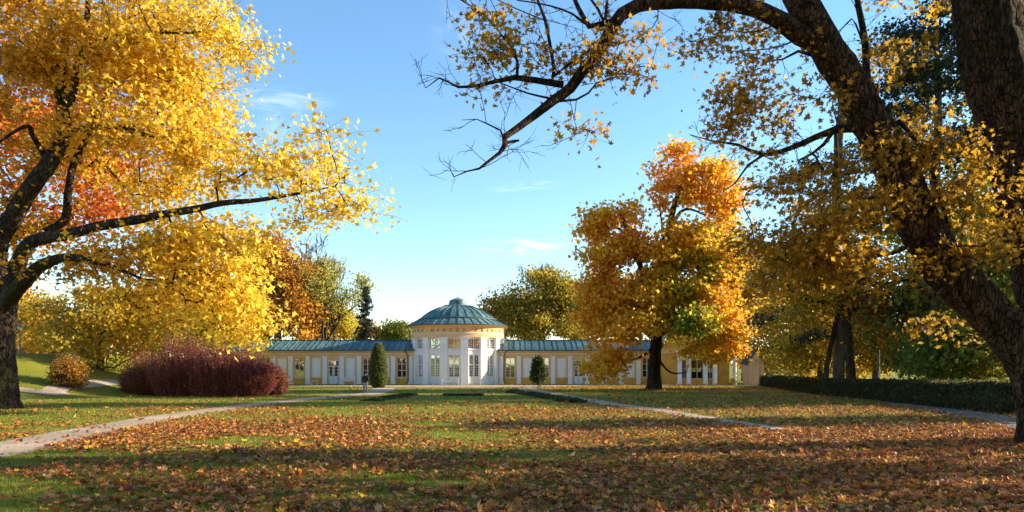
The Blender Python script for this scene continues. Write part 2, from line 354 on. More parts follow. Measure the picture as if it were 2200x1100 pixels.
def wdoor():
    b = MB().box(-DW, -DW + .09, .04, .13, 0, 2.95).box(DW - .09, DW, .04, .13, 0, 2.95).box(-DW + .09, DW - .09, .04, .13, 2.85, 2.95)
    b.box(-DW + .09, DW - .09, .03, .12, 2.14, 2.26)
    for s in (-1, 1):
        b.box(s * .04 - .025 if s > 0 else -.065, s * .04 + .025 if s > 0 else -.015, .05, .12, .02, 2.14)
        a, c = (.07, .55) if s > 0 else (-.55, -.07)
        b.box(a, c, .06, .11, .02, .95)
        b.box(a, a + .06, .055, .112, .95, 2.14); b.box(c - .06, c, .055, .112, .95, 2.14)
        for z in (1.34, 1.74): b.box(a + .06, c - .06, .06, .11, z - .02, z + .02)
        b.box(.02 if s > 0 else -.6, .6 if s > 0 else -.02, .058, .1, .93, .99)
    for x in (-.3, 0, .3): b.box(x - .02, x + .02, .05, .11, 2.26, 2.85)
    b.box(-.6, .6, .055, .105, 2.54, 2.57)
    return b
m_wdoor = wdoor().mesh('door')
m_dpane = MB().box(-.6, .6, .08, .088, .95, 2.85).mesh('pane')
m_dpanel = MB().box(-.21, .21, .04, .058, .2, .78).mesh('door_panel')
m_knob = MB().box(-.02, .02, -.02, .05, 1.02, 1.14).box(-.02, .1, -.03, -.01, 1.06, 1.09).mesh('handle')
m_course = MB().box(-.56, .56, 0, .3, .801, PZ0).mesh('sill_course')
def wing(p0, n, kinds, xa, xb):
    """p0 = x of the first pilaster, bays run to +x; wall from xa to xb"""
    wall = MB(); arch = MB()
    wall.box(xa, xb, WY, WY + .3, 3.36, 4.02)
    prev = xa
    for i, k in enumerate(kinds):
        c = p0 + BAY * (i + .5); ow = .56 if k != 'd' else DW; z0 = 0 if k == 'd' else PZ0; z1 = PZ1 if k != 'd' else 2.95
        wall.box(prev, c - ow, WY, WY + .3, .801, 3.36)
        if k == 'd': wall.box(c - ow, c + ow, WY, WY + .3, z1, 3.36)
        else: wall.box(c - ow, c + ow, WY, WY + .3, z1, 3.36)
        if k == 'p': wall.box(c - ow, c + ow, WY + .11, WY + .3, PZ0, PZ1)
        prev = c + ow
    wall.box(prev, xb, WY, WY + .3, .801, 3.36)
    wobj = part('wall', wall, 'peach', label='peach plaster wing wall')
    dado = MB(); prev = xa
    for i, k in enumerate(kinds):
        c = p0 + BAY * (i + .5)
        if k == 'd': dado.box(prev, c - DW, WY - .02, WY + .3, 0, .80); prev = c + DW
    dado.box(prev, xb, WY - .02, WY + .3, 0, .80); part('dado', dado, 'ochre', label='ochre lower wall')
    for i, k in enumerate(kinds):
        c = p0 + BAY * (i + .5)
        if k != 'd': add('sill_course', m_course, M['peach'], pav, (c, WY, 0))
    part('cornice', MB().box(xa, xb, WY - .05, WY + .0, 3.70, 3.80).box(xa, xb, WY - .16, WY, 4.02, 4.10), 'white')
    part('soffit', MB().box(xa, xb, WY - .45, WY + .3, 4.10, 4.16), 'peach')
    part('gutter', MB().box(xa, xb, WY - .56, WY - .45, 4.09, 4.19), 'gutter')
    part('back_wall', MB().box(xa, xb, WY + 6.7, WY + 7, 0, 4.1), 'interior')
    for i in range(n): add('pilaster', m_pil, M['white'], pav, (p0 + BAY * i, WY, 0))
    for i, k in enumerate(kinds):
        c = p0 + BAY * (i + .5)
        if k == 'p':
            o = add('white_panel', m_panel, M['white'], pav, (c, WY, 0)); add('surround', m_surround, M['peach'], o, (c, WY, 0))
        elif k == 'w':
            o = add('window', m_sash, M['bench'], pav, (c, WY, 0)); add('surround', m_surround, M['peach'], o, (c, WY, 0))
            add('pane', m_pane, M['glass'], o, (c, WY, 0)); add('sill', m_sill, M['peach'], o, (c, WY, 0))
        else:
            o = add('door', m_wdoor, M['white_dirty'], pav, (c, WY, 0)); add('pane', m_dpane, M['glass'], o, (c, WY, 0)); add('handle', m_knob, M['gutter'], o, (c, WY, 0))
            for s in (-.31, .31): add('door_panel', m_dpanel, M['white_dirty'], o, (c + s, WY, 0))
RX = wx(980)
lk = 'pwpwpdpwpw'; lp0 = wx(881.5) - BAY * len(lk)
wing(lp0, len(lk) + 1, lk, lp0 - .9, wx(893))
rk = 'wpwpdpwpwp'; rp0 = wx(1078)
wing(rp0, 9, rk, wx(1066), wx(1430))
# wing roofs: deck plus one copper sheet after the other with standing seams
EZ, RZ, EY, RY = 4.20, 5.48, WY - .56, WY + 3.2
sl_len = math.hypot(RY - EY, RZ - EZ); pitch = math.atan2(RZ - EZ, RY - EY)
def sheet_mesh(wd):
    b = MB(); b.box(0, wd - .012, 0, sl_len, 0, .02); b.box(wd - .05, wd - .012, 0, sl_len, .02, .075); b.box(wd - .07, wd + .008, 0, sl_len, .062, .085); return b.mesh('copper_sheet')
def wing_roof(xa, xb):
    deck = MB(); b = deck.v
    deck.v += [(xa, EY, EZ - .02), (xb, EY, EZ - .02), (xb, RY, RZ - .02), (xa, RY, RZ - .02), (xa, RY + 3.6, EZ - .02), (xb, RY + 3.6, EZ - .02), (xa, RY, EZ - .03), (xb, RY, EZ - .03)]
    deck.f += [(0, 1, 2, 3), (3, 2, 5, 4), (0, 3, 4), (1, 5, 2), (0, 4, 5, 1)]
    ro = part('roof', deck, 'copper_dark', label='blue green copper wing roof')
    widths = [.62, .98, .80]; ms = [sheet_mesh(q) for q in widths]; x = xa; i = 0
    while x < xb - .3:
        k = int(rng.integers(0, 3)); k = k if x + widths[k] < xb + .2 else 0
        add('copper_sheet', ms[k], M['copper'], ro, (x, EY, EZ), rot=(pitch, 0, 0)); x += widths[k]
    add('ridge_cap', MB().box(xa, xb, RY - .12, RY + .12, RZ + .02, RZ + .1).mesh('ridge_cap'), M['copper_dark'], ro)
wing_roof(lp0 - 1.0, wx(888)); wing_roof(wx(1071), wx(1440))
# rotunda
C0 = (RX, 88.5, 0); RR = 5.65
BW = 2 * RR * math.sin(R(12.5)); AP = RR * math.cos(R(12.5))
bays = [-75, -50, -25, 0, 25, 50, 75]
LZ0, LZ1, UZ0, UZ1, OW = 0.0, 3.6, 4.34, 5.5, .75
def bay_wall():
    h = BW / 2 + .01; b = MB(); y0, y1 = 0, .3
    b.box(-h, -OW, y0, y1, 0, 5.75); b.box(OW, h, y0, y1, 0, 5.75); b.box(-OW, OW, y0, y1, LZ1, UZ0); b.box(-OW, OW, y0, y1, UZ1, 5.75)
    for s in (-1, 1):   # curved upper corners of the fanlight window
        pts = [(s * OW, UZ1), (s * OW, UZ1 - .30)] + [(s * (OW - .3 + .3 * math.cos(t)), UZ1 - .3 + .3 * math.sin(t)) for t in np.linspace(.2, 1.57, 6)]
        b.poly(pts if s < 0 else pts[::-1], y0 + .01, y1 - .01)
    b.box(-OW - .18, OW + .18, -.10, .0, UZ0 - .16, UZ0 - .10).box(-OW - .14, OW + .14, -.06, 0, UZ0 - .22, UZ0 - .16)
    b.box(-OW - .10, OW + .10, -.04, 0, LZ1 + .04, LZ1 + .14)
    return b
m_bay = bay_wall().mesh('bay_wall')
def upwin():
    b = frame_mesh(-.69, .69, UZ0 + .06, UZ1 - .05, .08, .15, .058); b.box(-.05, .05, .07, .155, UZ0 + .06, UZ1 - .05)
    for s in (-1, 1):
        for q in (.21, .42): b.box(s * (q + .05) - .016, s * (q + .05) + .016, .085, .145, UZ0 + .06, UZ1 - .05)
    for q in range(1, 5): z = UZ0 + .06 + q * (UZ1 - UZ0 - .11) / 5; b.box(-.69, .69, .088, .142, z - .014, z + .014)
    return b
m_up = upwin().mesh('window_frame'); m_upp = MB().box(-.69, .69, .11, .118, UZ0 + .06, UZ1 - .05).mesh('pane')
def rdoor():
    b = MB().box(-OW, -OW + .08, .05, .16, 0, LZ1).box(OW - .08, OW, .05, .16, 0, LZ1).box(-OW + .08, OW - .08, .05, .16, LZ1 - .1, LZ1)
    b.box(-OW + .08, OW - .08, .05, .15, 2.36, 2.48)
    for s in (-1, 1):
        a, c = (.012, .67) if s > 0 else (-.67, -.012)
        b.box(a, a + .1, .07, .13, .02, LZ1 - .1); b.box(c - .1, c, .07, .13, .02, LZ1 - .1); b.box(a + .1, c - .1, .075, .125, .02, 1.0)
        b.box((a + c) / 2 - .018, (a + c) / 2 + .018, .08, .12, 1.0, LZ1 - .1)
        for z in (1.27, 1.54, 1.81, 2.08): b.box(a + .1, c - .1, .082, .118, z - .014, z + .014)
        for z in (2.76, 3.02, 3.28): b.box(a + .1, c - .1, .082, .118, z - .014, z + .014)
    return b
m_rdoor = rdoor().mesh('door'); m_rpane = MB().box(-.6, .6, .096, .103, 1.0, LZ1 - .1).mesh('pane'); m_rpanel = MB().box(-.2, .2, .055, .074, .18, .84).mesh('door_panel')
m_rpil = MB().box(-.44, .44, -.20, .25, .2, 5.46).box(-.50, .50, -.25, .25, 5.46, 5.54).box(-.55, .55, -.30, .25, 5.54, 5.68).box(-.48, .48, -.24, .25, 0, .2).mesh('pilaster')
def around(a, rad): t = R(a); return (C0[0] + rad * math.sin(t), C0[1] - rad * math.cos(t), 0)
for a in bays:
    L = around(a, AP); rz = R(a)
    add('bay_wall', m_bay, M['white'], pav, L, rz)
    o = add('upper_window', m_up, M['bench'], pav, L, rz); q = add('pane', m_upp, M['glass'], o, L); 
    q.rotation_euler = (0, 0, 0); q.location = (0, 0, 0)
    o = add('door', m_rdoor, M['white_dirty'], pav, L, rz)
    for nm, me, mt, dx in (('pane', m_rpane, 'glass', 0), ('door_panel', m_rpanel, 'white_dirty', .34), ('door_panel', m_rpanel, 'white_dirty', -.34), ('handle', m_knob, 'gutter', .06)):
        q = add(nm, me, M[mt], o, L); q.location = (dx, .0, 0)
for a in [-87.5, -62.5, -37.5, -12.5, 12.5, 37.5, 62.5, 87.5]:
    add('pilaster', m_rpil, M['white'], pav, around(a, RR - .02), R(a))
part('inner_wall', MB().lathe([(RR - .02, 0), (RR - .02, 5.75)], 24, R(88), R(272)), 'interior', C0)
part('ceiling', MB().lathe([(0.01, 5.74), (RR - .1, 5.74)], 48), 'interior', C0)
ent = MB().lathe([(RR - .2, 5.70), (RR + .17, 5.70), (RR + .17, 6.10), (RR + .13, 6.22), (RR + .13, 6.86), (RR + .24, 6.92), (RR + .42, 7.05), (RR + .62, 7.14), (RR + .62, 7.18)], 96)
part('frieze', ent, 'peach', C0, smooth=False, label='peach frieze carrying the raised letters')
part('moulding', MB().lathe([(RR + .15, 6.11), (RR + .22, 6.13), (RR + .22, 6.19), (RR + .15, 6.21)], 96), 'white', C0)
ER = RR + .72
dome = [(ER, 7.20), (ER - .35, 7.42), (5.45, 7.74), (4.95, 8.0), (4.72, 8.06), (4.66, 8.2), (4.4, 8.46), (4.0, 8.76), (3.4, 9.12), (2.7, 9.44), (2.0, 9.68), (1.5, 9.80), (0, 9.9)]
ro = part('dome', MB().lathe([(r, z - .03) for r, z in dome], 72), 'copper_dark', C0, smooth=True, label='blue green copper dome')
def dsheet(prof, n):
    da = 2 * math.pi / n; b = MB(); K = 3; a0, a1 = -da / 2 + .004, da / 2 - .004
    for i in range(K + 1):
        a = a0 + (a1 - a0) * i / K
        for r, z in prof: b.v.append((r * math.sin(a), -r * math.cos(a), z))
    k = len(prof)
    for i in range(K):
        for q in range(k - 1): b.f.append((i * k + q, (i + 1) * k + q, (i + 1) * k + q + 1, i * k + q + 1))
    # standing seam on one side
    s0 = len(b.v)
    for r, z in prof:
        for dx, dz in ((-.03, 0), (-.03, .08), (.03, .08), (.03, 0)): b.v.append((r * math.sin(a1) + dx * math.cos(a1), -r * math.cos(a1) + dx * math.sin(a1), z + dz))
    for q in range(k - 1):
        for c in range(3): b.f.append((s0 + q * 4 + c, s0 + q * 4 + c + 1, s0 + q * 4 + 5 + c, s0 + q * 4 + 4 + c))
    return b.mesh('copper_sheet')
m_dl, m_du = dsheet(dome[:4], 40), dsheet(dome[5:12], 28)
for i in range(40): add('copper_sheet', m_dl, M['copper'], ro, C0, 2 * math.pi * i / 40)
for i in range(28): add('copper_sheet', m_du, M['copper'], ro, C0, 2 * math.pi * i / 28)
add('ring_moulding', MB().lathe([(4.95, 7.99), (5.0, 8.04), (4.98, 8.12), (4.8, 8.2), (4.66, 8.2)], 72).mesh('ring', True), M['copper_dark'], ro, C0)
lan = part('lantern', MB().lathe([(1.75, 9.68), (1.78, 9.78), (1.72, 9.9), (1.35, 9.98), (1.1, 10.0), (1.08, 10.12), (1.16, 10.14), (1.16, 10.24), (1.02, 10.27), (1.0, 10.4), (1.1, 10.42), (1.08, 10.5), (.8, 10.64), (.4, 10.8), (.12, 10.88), (.05, 10.95), (.02, 11.0), (.012, 11.7), (0, 11.72)], 40), 'copper', C0, smooth=False, label='stepped copper lantern with thin spike')
part('gutter', MB().lathe([(ER - .06, 7.14), (ER + .04, 7.15), (ER + .06, 7.24), (ER, 7.26), (ER - .05, 7.2)], 96), 'gutter', C0)
# raised letters round the frieze
txt = 'FERDINANDŮV PRAMEN'
for i, ch in enumerate(txt):
    if ch == ' ': continue
    cu = bpy.data.curves.new('letter', 'FONT'); cu.body = ch; cu.size = .46; cu.align_x = 'CENTER'; cu.extrude = .03
    tmp = bpy.data.objects.new('tmp', cu); COL.objects.link(tmp)
    me = bpy.data.meshes.new_from_object(tmp.evaluated_get(bpy.context.evaluated_depsgraph_get())); bpy.data.objects.remove(tmp)
    me.name = 'letter'; me.materials.clear(); me.transform(Matrix.Rotation(R(90), 4, 'X'))
    a = -66 + i * (132 / (len(txt) - 1)); L = around(a, RR + .14); add('letter', me, M['letter'], pav, (L[0], L[1], 6.38), R(a))
# downpipes
for s in (-1, 1):
    xp = RX + s * (RR + .24); y0 = 87.0
    pts = [(RX + s * (ER - .05), y0 + .6, 7.15, .06), (RX + s * (ER - .15), y0 + .5, 6.95, .06), (xp, y0, 6.6, .06), (xp, y0, 4.7, .06)]
    V, Fc = tubes([(np.array(pts)[:, :3], [.055] * 4)], 8); add('downpipe', npmesh('downpipe', V, Fc, True), M['gutter'], pav)
    xq = RX + s * (RR + .42); pts = np.array([(xq + s * .25, WY - .5, 4.1), (xq, WY - .4, 3.9), (xq - s * .18, WY - .25, 3.5), (xq - s * .2, WY - .22, .4), (xq - s * .0, WY - .5, .08)])
    V, Fc = tubes([(pts, [.06] * 5)], 8); add('downpipe', npmesh('downpipe', V, Fc, True), M['gutter'], pav)
# end pavilion on the right
EX0, EX1, EPY = (1424 - 1100) / F * 84.5, (1580 - 1100) / F * 84.5, 84.5
ew = MB(); ex = lambda px: (px - 1100) / F * EPY
ops = [(1465, 1475, .7, 3.0), (1485, 1511, .7, 3.0), (1520, 1531, .7, 3.0)]
prev = EX0
for a, b, z0, z1 in ops:
    ew.box(prev, ex(a), EPY, EPY + .3, 0, 4.3); ew.box(ex(a), ex(b), EPY, EPY + .3, 0, z0); ew.box(ex(a), ex(b), EPY, EPY + .3, z1, 4.3); prev = ex(b)
ew.box(prev, ex(1567), EPY, EPY + .3, 0, 4.3); ew.box(EX0, EX0 + .3, EPY + .3, EPY + 8, 0, 4.3); ew.box(ex(1567) - .3, ex(1567), EPY + .3, EPY + 8, 0, 4.3); ew.box(EX0 + .3, ex(1567) - .3, EPY + 7.7, EPY + 8, 0, 4.3)
part('wall', ew, 'ochre', label='ochre wall of the end pavilion')
ecx = (EX0 + EX1 + .5) / 2; ehw = (EX1 + .5 - EX0) / 2
gab = [(-ehw, 4.3), (ehw, 4.3)] + [(ehw * math.cos(t), 4.45 + 2.5 * math.sin(t)) for t in np.linspace(0.05, math.pi - .05, 16)]
part('gable', MB().poly(gab[::-1], EPY + .02, EPY + .3), 'ochre', (ecx, 0, 0))
part('entablature', MB().box(EX0 - .1, EX1 + .25, EPY - .1, EPY, 3.75, 4.32).box(EX0 - .15, EX1 + .3, EPY - .2, EPY, 4.32, 4.42), 'peach')
rpts = [((ehw + .3) * math.cos(t), 4.5 + 2.62 * math.sin(t)) for t in np.linspace(0.0, math.pi, 18)]
er = MB(); b0 = len(er.v); er.v += [(x, EPY - .35, z) for x, z in rpts] + [(x, EPY + 8.2, z) for x, z in rpts] + [(x * .985, EPY - .35, z - .1) for x, z in rpts] + [(x * .985, EPY + 8.2, z - .1) for x, z in rpts]
n_ = len(rpts)
for i in range(n_ - 1): er.f += [(i, i + 1, n_ + i + 1, n_ + i), (2 * n_ + i, 3 * n_ + i, 3 * n_ + i + 1, 2 * n_ + i + 1), (i, 2 * n_ + i, 2 * n_ + i + 1, i + 1)]
part('roof', er, 'copper', (ecx, 0, 0), label='curved copper roof of the end pavilion')
def col_mesh(): return MB().lathe([(.001, 0), (.34, 0), (.34, .14), (.28, .2), (.27, 3.4), (.25, 3.5), (.33, 3.56), (.36, 3.74), (.001, 3.75)], 20).mesh('column', True)
mc = col_mesh()
for px in (1460, 1479.5, 1515.5, 1536): add('column', mc, M['white'], pav, (ex(px), EPY - .05, 0))
add('corner_column', mc, M['white'], pav, (ex(1580), EPY + .3, 0), scale=(.8, .8, 1))
for a, b, z0, z1 in ops:
    h = (ex(b) - ex(a)) / 2; o = part('window', frame_mesh(-h + .05, h - .05, z0 + .05, z1 - .05, .08, .14, .05).box(-.03, .03, .085, .135, z0 + .05, z1 - .05).box(-h + .05, h - .05, .09, .13, 1.9, 1.95), 'bench', ((ex(a) + ex(b)) / 2, EPY, 0))
    add('pane', MB().box(-h + .05, h - .05, .1, .108, z0 + .05, z1 - .05).mesh('pane'), M['glass'], o, ((ex(a) + ex(b)) / 2, EPY, 0))
part('plinth_block', MB().box(ex(1570), ex(1577), EPY - .3, EPY + .2, 0, .75), 'ochre')

# wooden shed by the hedge
hx, hy = (1625 - 1100) / F * 82, 82.0
shed = thing('wooden_shed', (hx, hy, 0), 'narrow gabled wooden shed with pale planks at the end of the hedge', 'shed')
hw = .9
for i in range(6):
    xa = -hw + i * .3; xc = xa + .15; top = 2.7 + 1.25 * (1 - abs(xc) / hw)
    t0 = 2.7 + 1.25 * (1 - abs(xa) / hw); t1 = 2.7 + 1.25 * (1 - abs(xa + .3) / hw)
    add('plank', MB().poly([(xa + .008, .05), (xa + .008, t0), (xa + .292, t1), (xa + .292, .05)][::-1], 0, .04 + .006 * (i % 2)).mesh('plank'), M['wood'], shed, (hx, hy, 0))
part('side_wall', MB().box(-hw, -hw + .05, .05, 2.2, 0, 2.7).box(hw - .05, hw, .05, 2.2, 0, 2.7).box(-hw + .05, hw - .05, 2.15, 2.2, 0, 2.7), 'wood', (hx, hy, 0), shed)
for s in (-1, 1):
    b = MB().poly([(s * (hw + .18), 2.42), (s * (hw + .18), 2.55), (0, 4.1), (0, 3.98)][::(1 if s < 0 else -1)], -.1, 2.4); part('roof', b, 'dark_roof', (hx, hy, 0), shed)
part('pointed_arch', MB().poly([(-.22, 2.4), (-.1, 2.9), (0, 3.2), (.02, 2.9), (-.08, 2.5), (-.14, 2.2)], -.03, -.005).poly([(.12, 2.1), (.2, 2.5), (.16, 3.0), (.08, 3.05), (.1, 2.6)], -.03, -.005), 'wood', (hx, hy, 0), shed, label='thin pointed wood pieces on the plank front')  # flat raised pieces in the same wood as the planks

# benches and chair
def bench(px, py, wd, label, back=True):
    p = gp(px, py); o = thing('park_bench', p, label, 'bench', 'white benches before the pavilion'); X, Y, Z = p; h = wd / 2
    for i in range(4): part('seat_slat', MB().box(-h, h, -.22 + i * .12, -.12 + i * .12, .43, .465), 'bench', p, o)
    if back:
        for i in range(3): part('back_slat', MB().box(-h, h, .25 + i * .02, .28 + i * .02, .52 + i * .14, .62 + i * .14), 'bench', p, o)
    else: part('back_rail', MB().box(-h, h, .22, .26, .78, .86).box(-h, h, .22, .26, .5, .54), 'bench', p, o)
    for x in (-h + .06, h - .06):
        part('leg', MB().box(x - .04, x + .04, -.24, -.17, 0, .43), 'bench', p, o); part('leg', MB().box(x - .04, x + .04, .18, .25, 0, .88), 'bench', p, o)
        part('armrest', MB().box(x - .035, x + .035, -.26, .24, .64, .68).box(x - .03, x + .03, -.24, -.19, .465, .64), 'bench', p, o)
bench(749, 827.5, 1.55, 'white slatted bench on the lawn edge left of the person')
bench(967, 828.5, 2.0, 'low white bench on the gravel centred before the rotunda doors', False)
p = gp(664, 827.5); o = thing('garden_chair', p, 'white wooden garden chair tilted sideways before the left wing', 'chair')
for i in range(4): part('seat_slat', MB().box(-.28 + i * .14, -.16 + i * .14, -.25, .25, .40, .43), 'bench', p, o, rotz=.5)
for i in range(4): part('back_slat', MB().box(-.30, -.27, -.24 + i * .13, -.14 + i * .13, .43, 1.0), 'bench', p, o, rotz=.5)
for sx in (-.26, .24):
    for sy in (-.24, .24): part('leg', MB().box(sx - .03, sx + .03, sy - .03, sy + .03, 0, .40), 'bench', p, o, rotz=.5)
p = gp(676, 827.5); o = thing('garden_table', p, 'small low white table beside the white garden chair', 'table')
part('table_top', MB().box(-.35, .35, -.28, .28, .5, .54), 'bench', p, o)
for sx in (-.3, .3):
    for sy in (-.23, .23): part('leg', MB().box(sx - .025, sx + .025, sy - .025, sy + .025, 0, .5), 'bench', p, o)

# lamp post on the left bank
lx, ly = at(43, 700, 56)[:2]; lz = float(gz(lx, ly))
lamp = thing('street_lamp', (lx, ly, lz), 'slim grey park lamp with a flat cap behind the big left maple', 'lamp post')
top = at(43, 706, 56)[2]
V, Fc = tubes([(np.array([(lx, ly, lz), (lx, ly, lz + .8), (lx, ly, lz + .82), (lx, ly, top)]), [.08, .08, .05, .045])], 8); add('pole', npmesh('pole', V, Fc, True), M['lamp'], lamp)
part('lamp_head', MB().lathe([(.001, -.05), (.12, -.05), (.2, .12), (.28, .16)], 16), 'bench', (lx, ly, top), lamp)
part('lamp_cap', MB().lathe([(.28, .16), (.44, .18), (.44, .23), (.1, .36), (.001, .37)], 16), 'lamp', (lx, ly, top), lamp)
# white post behind the right hedge
px_, py_ = at(1890, 790, 46)[:2]; zt = at(1890, 752, 46)[2]
po = thing('marker_post', (px_, py_, 0), 'thin pale post standing just behind the right hedge', 'post')
V, Fc = tubes([(np.array([(px_, py_, .1), (px_, py_, 1.5), (px_, py_, zt)]), [.03, .03, .028])], 8); add('pole', npmesh('pole', V, Fc, True), M['bench'], po)
part('cap', MB().lathe([(.001, .04), (.04, .03), (.045, 0), (.001, 0)], 8), 'lamp', (px_, py_, zt), po)

# ------------------------------------------------------------------ foliage tools
def lin(*cs): return np.array(cs, float)
def maple_t():
    pol = [(-90, .10), (-62, .34), (-22, .62), (-2, .34), (22, .56), (38, .86), (62, .44), (90, 1.02), (118, .44), (142, .86), (158, .56), (182, .34), (202, .62), (242, .34)]
    V = [(0, 0, 0)] + [(r * .52 * math.cos(R(a)), r * .52 * math.sin(R(a)), 0) for a, r in pol]; n = len(pol)
    return np.array(V), np.array([(0, i + 1, (i + 1) % n + 1) for i in range(n)])
def dry_t():
    pol = [(-90, .3), (-50, .5), (-15, .8), (8, .62), (36, .95), (62, .66), (90, 1.05), (118, .66), (144, .95), (172, .62), (195, .8), (230, .5)]
    V = [(0, 0, 0)] + [(r * .52 * math.cos(R(a)), r * .52 * math.sin(R(a)), 0) for a, r in pol]; n = len(pol)
    return np.array(V), np.array([(0, i + 1, (i + 1) % n + 1) for i in range(n)])
TM = {'maple': maple_t(), 'dry': dry_t(),
      'star': (np.array([(0, -.42, 0), (.22, -.1, .02), (.52, .12, .07), (.2, .2, 0), (0, .58, -.05), (-.2, .2, 0), (-.52, .12, .07), (-.22, -.1, .02)]), np.array([(0, 1, 7), (1, 2, 3), (1, 3, 5), (1, 5, 7), (3, 4, 5), (5, 6, 7)])),
      'kite': (np.array([(0, -.5, 0), (.42, .02, .09), (0, .55, -.03), (-.42, .02, .09)]), np.array([(0, 1, 2), (0, 2, 3)])),
      'needle': (np.array([(-.06, -.5, 0), (.06, -.5, 0), (0, .5, .03)]), np.array([(0, 1, 2)]))}
WV = rng.normal(0, 1, (6, 3)); WP = rng.random(6) * 6.28
def snoise(P, wl_): return np.sin((P @ WV.T) / wl_ * 2.2 + WP).mean(1) * 1.25
def ramp(pal, u):
    pal = np.asarray(pal); u = np.clip(u, 0, .9999) * (len(pal) - 1); i = u.astype(int); f = (u - i)[:, None]
    return pal[i] * (1 - f) + pal[i + 1] * f
def leafcloud(P, size, col, t='kite', bias=(0, -.15, .5), spread=1.0, curl=.0):
    n = len(P); tv, tf = TM[t]; k = len(tv)
    N = rng.normal(0, spread, (n, 3)) + np.array(bias); N /= np.linalg.norm(N, axis=1, keepdims=True) + 1e-9
    A = rng.normal(0, 1, (n, 3)); A -= (A * N).sum(1, keepdims=True) * N; A /= np.linalg.norm(A, axis=1, keepdims=True) + 1e-9; B = np.cross(N, A)
    tz = np.broadcast_to(tv[:, 2], (n, k)).copy()
    if curl:
        r2 = (tv[:, :2] ** 2).sum(1); tz += rng.normal(curl * .4, curl, (n, 1)) * r2[None] * 2.2 + rng.normal(0, curl * .35, (n, k)) * np.sqrt(r2)[None]
        tz += np.abs(tv[:, 0])[None] * rng.normal(.1, .3, (n, 1)) * curl * 2
    V = P[:, None] + np.asarray(size).reshape(-1, 1, 1) * (tv[None, :, 0, None] * A[:, None] + tv[None, :, 1, None] * B[:, None] + tz[..., None] * N[:, None])
    T = (tf[None] + (np.arange(n) * k)[:, None, None]).reshape(-1, 3)
    return V.reshape(-1, 3), T, np.repeat(np.clip(col, .002, .95), k, 0)
def grow(limbs, targets, r_tip=.012, lift=.12, rootw=.12, expo=.46):
    """connect every foliage target to the limb skeleton; returns tubes"""
    pos, plen, par, rad = [], [], [], []
    for L in limbs:
        s0 = 0.0
        if pos:
            dd = np.linalg.norm(np.array(pos) - L[0, :3], axis=1); s0 = plen[int(dd.argmin())]
        for i, q in enumerate(L):
            pos.append(q[:3]); plen.append(s0 + (np.linalg.norm(L[i, :3] - L[i - 1, :3]) if i else 0)); s0 = plen[-1]; par.append(-1); rad.append(q[3])
    nl = len(pos); br = []
    if len(targets):
        A = np.array(pos); order = np.argsort([np.linalg.norm(A - t, axis=1).min() for t in targets])
        cap = nl + 12 * len(targets) + 10; PA = np.zeros((cap, 3)); PA[:nl] = A; PL = np.zeros(cap); PL[:nl] = plen; cnt = np.zeros(cap); PR = np.full(cap, -1); n = nl
        for ti in order:
            t = targets[ti]; d = np.linalg.norm(PA[:n] - t, axis=1); j = int((d + rootw * PL[:n]).argmin()); D = d[j]
            if D < .05: continue
            m = int(np.clip(D / .55, 2, 9)); c = (PA[j] + t) / 2 + np.array([0, 0, lift * D]) + rng.normal(0, .10 * D, 3)
            s = (np.arange(1, m + 1) / m)[:, None]; Q = (1 - s) ** 2 * PA[j] + 2 * s * (1 - s) * c + s * s * t
            Q[:-1] += rng.normal(0, .02 * D, (m - 1, 3)); ids = list(range(n, n + m)); PA[ids] = Q; PL[ids] = PL[j] + D * s[:, 0]; PR[ids] = [j] + ids[:-1]; cnt[ids[-1]] += 1; n += m; br.append([j] + ids)
        for i in range(n - 1, nl - 1, -1):
            if PR[i] >= 0: cnt[PR[i]] += cnt[i]
        rd = r_tip * np.maximum(cnt, 1) ** expo; rd[:nl] = np.minimum(rd[:nl], np.array(rad))
        tb = []
        for ids in br:
            r = rd[ids].copy(); r[0] = min(r[0], r[1] * 1.25) if ids[0] < nl or r[0] > r[1] * 1.4 else r[0]; tb.append((PA[ids], np.maximum.accumulate(r[::-1])[::-1]))
        return tb
    return []
def clump_pts(lobes, n, clump, per=5, shell=.35):
    C = lobe_pts(lobes, max(2, n // per), shell); k = rng.integers(0, len(C), n)
    return C[k] + rng.normal(0, clump, (n, 3)) * np.array([1, 1, .42])
def lobe_pts(lobes, n, shell=.35):
    """lobes: (px,py,d,rx_px,ry_px,rd_m[,weight]) -> n points, more of them near the surface"""
    wts = np.array([(l[6] if len(l) > 6 else 1) * l[3] * l[4] * max(l[5], 1) ** .6 for l in lobes]); k = np.searchsorted(np.cumsum(wts / wts.sum()), np.minimum((np.arange(n) + rng.random(n)) / n, .999999)).clip(0, len(lobes) - 1); o = np.zeros((n, 3))
    v = rng.normal(0, 1, (n, 3)); v /= np.linalg.norm(v, axis=1, keepdims=True); r = rng.random(n) ** (shell); v *= r[:, None]
    for i in range(n):
        l = lobes[k[i]]; c = at(l[0], l[1], l[2]); s = l[2] / F; o[i] = c + v[i] * np.array([l[3] * s, l[5], l[4] * s])
    return o
def px_of(P): return 1100 + P[:, 0] / P[:, 1] * F, HOR - (P[:, 2] - CZ) / P[:, 1] * F
